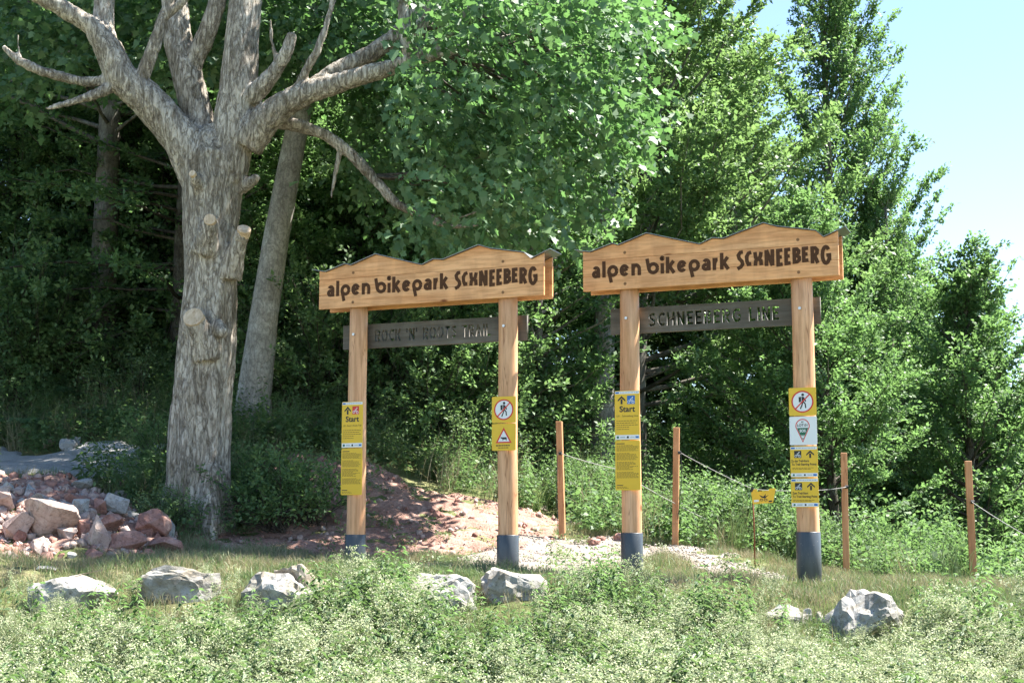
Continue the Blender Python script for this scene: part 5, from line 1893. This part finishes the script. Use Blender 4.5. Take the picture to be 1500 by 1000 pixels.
# foreground weeds on the bank
bed = [p_bedstraw(i, (0, 1), 8 + i, .6 + .07 * (i % 3), 58 + 22 * i, .0098) for i in range(5)]
pts = spots(r, 1700, -6, 6, 7.6, 12.6, lambda x, y: .25 + .75 * patch(1.3, 0.4, 1.2)(x, y))
pts, sv = tops(pts, .68, r.uniform(.4, 1.3, len(pts)), r, 34)
scatter('bedstraw', bed, ['straw_leaf', 'flower'], pts, ang(r, len(pts)), sv, r.integers(0, 5, len(pts)), 'frothy pale cream flowering bedstraw covering the bank in front', 'weeds', .16, 1)
net = [p_nettle(40 + i, 0, .72, 3, .115) for i in range(4)]
pts = spots(r, 850, -6, 6, 7.6, 12.3, lambda x, y: .06 + patch(1.1, 2.0, .3)(x, y) ** 2.5)
pts, sv = tops(pts, .74, r.uniform(.6, 1.15, len(pts)), r, 22)
scatter('nettles', net, ['herb'], pts, ang(r, len(pts)), sv, r.integers(0, 4, len(pts)), 'dark green leafy nettles growing in patches on the bank', 'weeds', .12, 2)
tall = []
for cx, cn, sp, yy in [(550, 9, 22, 11.6), (1390, 9, 26, 11.4), (1040, 14, 34, 11.5), (300, 10, 40, 11.3), (870, 12, 34, 11.7), (150, 8, 40, 11.2), (700, 8, 50, 11.0)]:
    for q in range(cn):
        x_ = (cx + r.normal(0, sp) - 750) / FPX * yy
        tall.append((x_, yy + r.normal(0, .2)))
tall = np.array(tall)
tp = np.c_[tall, hgt(tall[:, 0], tall[:, 1])]
scatter('tall_nettles', net, ['shrub'], tp, ang(r, len(tp)), r.uniform(.6, .95, len(tp)), r.integers(0, 4, len(tp)), 'dark tall leafy stems standing out of the pale bedstraw', 'weeds', .12, 12)
lf = [p_leafy(60 + i, 0, 60, .34, .055, .17) for i in range(3)]
pts = spots(r, 800, -6, 6, 7.6, 12.5)
pts, sv = tops(pts, .34, r.uniform(.5, 1.2, len(pts)), r)
scatter('low_herbs', lf, ['herb'], pts, ang(r, len(pts)), sv, r.integers(0, 3, len(pts)), 'low broad leaved herbs filling the bank under the bedstraw', 'weeds', .12, 3)
gt = [p_grass(80 + i, 0, 44, .3 + .1 * (i % 3), .05, .006, .45, 1, .25) for i in range(4)]
pts = spots(r, 1900, -6, 6, 8, 12.9)
pts, sv = tops(pts, .3, r.uniform(.5, 1.15, len(pts)), r, 16)
scatter('bank_grass', gt, ['grass', 'dry_grass'], pts, ang(r, len(pts)), sv, r.integers(0, 4, len(pts)), 'loose green and straw coloured grass on the bank', 'grass', .15, 4)

# short turf on the ledge around the gates
tf = [p_grass(90 + i, 0, 38, .09, .06, .006, .6, 1, .16) for i in range(3)] + [p_grass(95 + i, 1, 24, .10, .05, .004, .6) for i in range(2)]
pts = spots(r, 8800, -7, 6.5, 11.0, 18.5, lambda x, y: .22 + .82 * patch(1.6, 1.0, .5)(x, y), (m_mound, m_scree, m_path, m_path2, m_path3))
dry = patch(1.0, .2, 1.9)(pts[:, 0], pts[:, 1]) * np.clip((15.0 - pts[:, 1]) / 2.0, 0, 1) > .62
wh = np.where(dry, r.integers(3, 5, len(pts)), r.integers(0, 3, len(pts)))
scatter('turf', tf, ['grass', 'dry_grass'], pts, ang(r, len(pts)), r.uniform(.6, 1.35, len(pts)), wh, 'short patchy turf on the ledge around both gates', 'grass', .15, 5)
# sparse weeds on mound and paths
pts = spots(r, 130, -4, 4, 13.6, 19.4, None, (), lambda x, y: in_any(x, y, (m_mound, m_path, m_path2)))
scatter('sprouting_weeds', lf + tf[:3], ['grass', 'dry_grass', 'herb'], pts, ang(r, len(pts)), r.uniform(.3, .75, len(pts)), r.integers(0, 6, len(pts)), 'sparse weeds sprouting from red earth and gravel', 'weeds', .15, 6)

# undergrowth on the slope
und = [p_leafy(110 + i, 0, 90, .5, .07, .24) for i in range(3)] + [p_nettle(120 + i, 0, .75, 4, .09) for i in range(3)] + [p_grass(130 + i, 1, 46, .55, .08, .008, .55) for i in range(2)] + [p_grass(133, 2, 40, .6, .08, .007, .5), p_leafy(134, 3, 80, .4, .06, .22)]
pts = spots(r, 3000, -10, 6, 16.0, 27, lambda x, y: np.clip(1.25 - (y - 18) * .06, .3, 1), (m_mound, m_scree, m_path, m_path2, m_path3), lambda x, y: (y > 19.0) | (x < -2.4) | (x > 4.0) | ((x > .9) & (y > 18.0)))
scatter('undergrowth', und, ['shrub', 'grass', 'dry_grass', 'straw_leaf'], pts, ang(r, len(pts)), r.uniform(.5, 1.3, len(pts)), r.integers(0, 10, len(pts)), 'mixed green undergrowth covering the slope below the trees', 'undergrowth', .15, 7)

# loose stones
pb = [p_pebble(140 + i, i % 2, .05) for i in range(8)]
pa = spots(r, 2000, -9, -3.5, 13.8, 17.5, None, (), m_scree)
pm_ = spots(r, 1500, -4, 1.2, 15.4, 19.5, None, (), m_mound)
sa, sb = .3 + 2.0 * r.random(len(pa)) ** 4, .22 + 1.5 * r.random(len(pm_)) ** 8
pts, sv = np.concatenate([pa, pm_]), np.concatenate([sa, sb])
pts[:, 2] += .025
scatter('red_rubble', pb, ['red_rock', 'pale_rock'], pts, ang(r, len(pts)), sv, r.integers(0, 8, len(pts)), 'small red rubble strewn over the mound and the slope', 'rubble', .6, 8)
pg = [p_pebble(150 + i, i % 2, .016) for i in range(8)]
pts = spots(r, 5200, -2, 4, 13.6, 18.6, None, (), lambda x, y: in_any(x, y, (m_path, m_path2)))
pts[:, 2] += .03
scatter('gravel_stones', pg, ['gravel_stone', 'gravel_stone'], pts, ang(r, len(pts)), .5 + 1.4 * r.random(len(pts)) ** 3, r.integers(0, 8, len(pts)), 'pale gravel stones lying on the paths by the gates', 'gravel', .6, 9)


# ------------------------------------------------------------------ shrubs and single plants
def shrub_meshes(seed, H, Rr, n, leaf, per, mat, bark='bark_dark', wl=.62):
    r = np.random.default_rng(seed)
    mb = MB()
    TO, TD, TL = [], [], []
    for i in range(n):
        az = r.uniform(0, 6.28); e = r.uniform(.35, 1.4); L = (H * math.sin(e) + Rr * math.cos(e)) * r.uniform(.6, 1.05)
        h = np.array([math.cos(az) * math.cos(e), math.sin(az) * math.cos(e), math.sin(e)])
        b0 = r.normal(0, .1, 3) * [1, 1, 0]
        P3 = [b0 + h * L * t - UP * .22 * L * t ** 3 for t in (0, .33, .66, 1)]
        mb.tube([tuple(p) for p in P3], [.012, .009, .006, .003], 4, False)
        m = 9
        t = r.uniform(.25, 1, m)
        o = b0 + h * L * t[:, None] - UP * (.22 * L * t ** 3)[:, None]
        TO.append(o); TD.append(unit(h + r.normal(0, .6, (m, 3)))); TL.append(r.uniform(.18, .42, m))
    TO, TD, TL = np.concatenate(TO), np.concatenate(TD), np.concatenate(TL)
    o, ld, pn, k = leaves_on_twigs(r, TO, TD, TL, per, leaf, .7, .5)
    V, F = quads_of(o, ld, pn, k, k * wl)
    return mb.mesh('stems', bark, True), mesh_data('foliage', V, F, [mat], None, False, r.random(len(F)))


sh = [shrub_meshes(201, 1.3, 1.0, 34, .075, 10, 'shrub'), shrub_meshes(202, 1.0, 1.1, 34, .06, 10, 'herb'), shrub_meshes(203, 1.7, .9, 38, .085, 10, 'shrub'), shrub_meshes(204, 2.9, 1.5, 110, .085, 11, 'shrub')]


def put_shrub(px, py, k_, s_, a, label, Yfix=None, name='shrub', cat='shrub', grp='shrubs on the slope'):
    p = hit(px, py, 13.0)
    if Yfix:
        x = (px - 750) / FPX * Yfix
        p = Vector((x, Yfix, h1(x, Yfix)))
    g = thing(name, label, cat, p, R(a), grp)
    g.scale = (s_, s_, s_)
    obj('stems', sh[k_][0], g)
    obj('foliage', sh[k_][1], g)
    return g


for a in [
    (445, 610, 1, 1.1, 0, 'sunlit light green shrub between leaning trunk and left gate'),
    (480, 600, 3, 1.0, 40, 'tall bush high on the slope left of the left gate'),
    (575, 650, 1, 1.0, 80, 'bright shrub on the bank behind the left Start sign'),
    (560, 625, 3, .95, 120, 'tall bush under the left end of the ROCK board'),
    (635, 660, 3, .9, 160, 'rounded sunlit bush in the middle behind the left gate'),
    (680, 690, 1, 1.0, 200, 'low green shrub on top of the earth mound'),
    (700, 670, 3, 1.0, 240, 'tall bush left of the no hiking post'),
    (785, 690, 3, .8, 280, 'bush between right post of left gate and first stake'),
    (830, 680, 1, 1.2, 320, 'sunny shrub behind the first fence stake'),
    (850, 745, 1, .7, 10, 'small low shrub in front of the foot of the grey trunk'),
    (960, 725, 3, .8, 50, 'bush right behind the rules panel of the right gate'),
    (1040, 780, 1, .8, 90, 'low light green shrub below the sloping fence rope', 19.6),
    (1085, 790, 0, .75, 130, 'low dark shrub left of the rusty rod', 19.4),
    (1140, 815, 1, .75, 170, 'low bright shrub between rusty rod and right gate post', 19.0),
    (1215, 820, 1, .7, 210, 'low shrub squeezed between right gate and third stake', 18.8),
    (1290, 862, 0, 1.0, 250, 'dark shrub on the ridge right of the third stake', 19.2),
    (1350, 866, 2, .8, 290, 'dark shrub in the middle between the two right stakes', 18.6),
    (1470, 870, 0, 1.0, 330, 'dark shrub right of the leaning stake', 18.2),
    (372, 752, 2, .62, 20, 'broad leaved shrub at the right foot of the maple'),
    (410, 780, 0, .75, 60, 'dark shrub between maple and left gate'),
    (455, 770, 0, .8, 100, 'shadowed shrub directly left of the lower left Start post'),
    (235, 690, 0, .65, 140, 'dark shrub at the left foot of the maple'),
    (245, 775, 1, .5, 180, 'small herb bush in front of the maple root'),
    (205, 600, 1, 1.0, 220, 'green shrub behind the stones at the end of the path'),
    (30, 600, 0, 1.2, 260, 'shrub above the gravel path at the left picture edge'),
    (110, 590, 2, .9, 300, 'upright shrub in front of the mossy trunk'),
    (50, 590, 3, 1.05, 15, 'tall leafy bush in the shade below the sawn log'),
    (170, 520, 2, 1.5, 75, 'leafy bush in front of the slim dark tree'),
    (0, 575, 3, 1.2, 130, 'large bush filling the left picture edge half way up'),
    (225, 560, 2, 1.2, 200, 'bush between the mossy trunk and the maple'),
    (650, 560, 2, 1.5, 250, 'tall bush just below the middle of the ROCK board'),
    (900, 640, 2, 1.4, 310, 'bush between grey trunk and SCHNEEBERG LINE board'),
]:
    put_shrub(*a)


def fern_mesh(seed):
    b = PB(seed); r = b.r
    for i in range(10):
        az = i * .63 + r.normal(0, .2); L = r.uniform(.55, .85)
        hd = np.array([math.cos(az), math.sin(az), 0])
        f = lambda t: hd * L * (.15 + .85 * t) * t ** .6 * .85 + UP * L * (.95 * t - .75 * t * t)
        b.blade([f(t) for t in np.linspace(0, 1, 6)], .008, 0)
        ts = np.linspace(.15, .99, 18)
        o = np.array([f(t) for t in ts])
        s = np.cross(hd, UP)
        for sg in (1, -1):
            k_ = .17 * np.sin(np.clip(ts * 1.15, .1, 1) * 3.0) * L + .02
            b.leaves(o, s * sg + hd * .35 - UP * .15 + r.normal(0, .08, o.shape), np.tile(UP, (len(o), 1)) + hd * .3, k_, .035 + 0 * k_, 0, .05, .12)
    V, F, m, rn = b.done()
    return mesh_data('fronds', V, F, ['fern'], None, False, rn)


fm = [fern_mesh(1), fern_mesh(2)]
for i, (px, py, s_, lb) in enumerate([(15, 640, 1.2, 'bright green fern at the far left above the gravel path'), (55, 640, 1.0, 'fern left of the stacked stones behind the path'), (95, 600, 1.3, 'large fern below the mossy trunk'),
                                      (150, 625, 1.1, 'fern right of the stacked stones behind the path'), (5, 570, 1.3, 'tall fern high on the slope at the left edge'), (40, 545, 1.2, 'shaded fern below the sawn log')]):
    p = hit(px, py, 17)
    g = thing('fern', lb, 'fern', p, i * .9, 'ferns by the gravel path')
    g.scale = (s_,) * 3
    obj('fronds', fm[i % 2], g)
b = PB(9)
for i in range(7):
    az = i * .9
    o = np.array([[.1 * math.cos(az), .1 * math.sin(az), .35 + .06 * i]])
    b.leaves(o, np.array([[math.cos(az), math.sin(az), -.3]]), np.array([[0, -.5, 1.0]]), [.2], [.16], 0, .1, .2)
    b.blade([np.zeros(3), o[0] * .6, o[0]], .01, 0)
V, F, m_, rn = b.done()
pm = mesh_data('leaves', V, F, ['pale_leaf'], None, False, rn)
for i, (px, py, lb) in enumerate([(52, 560, 'plant with pale silvery leaves in the shade at left'), (140, 590, 'small plant with turned-up whitish leaves below the mossy trunk')]):
    p = hit(px, py, 17)
    g = thing('silvery_plant', lb, 'plant', p, i * 2.0, 'silvery leaved plants')
    obj('leaves', pm, g)
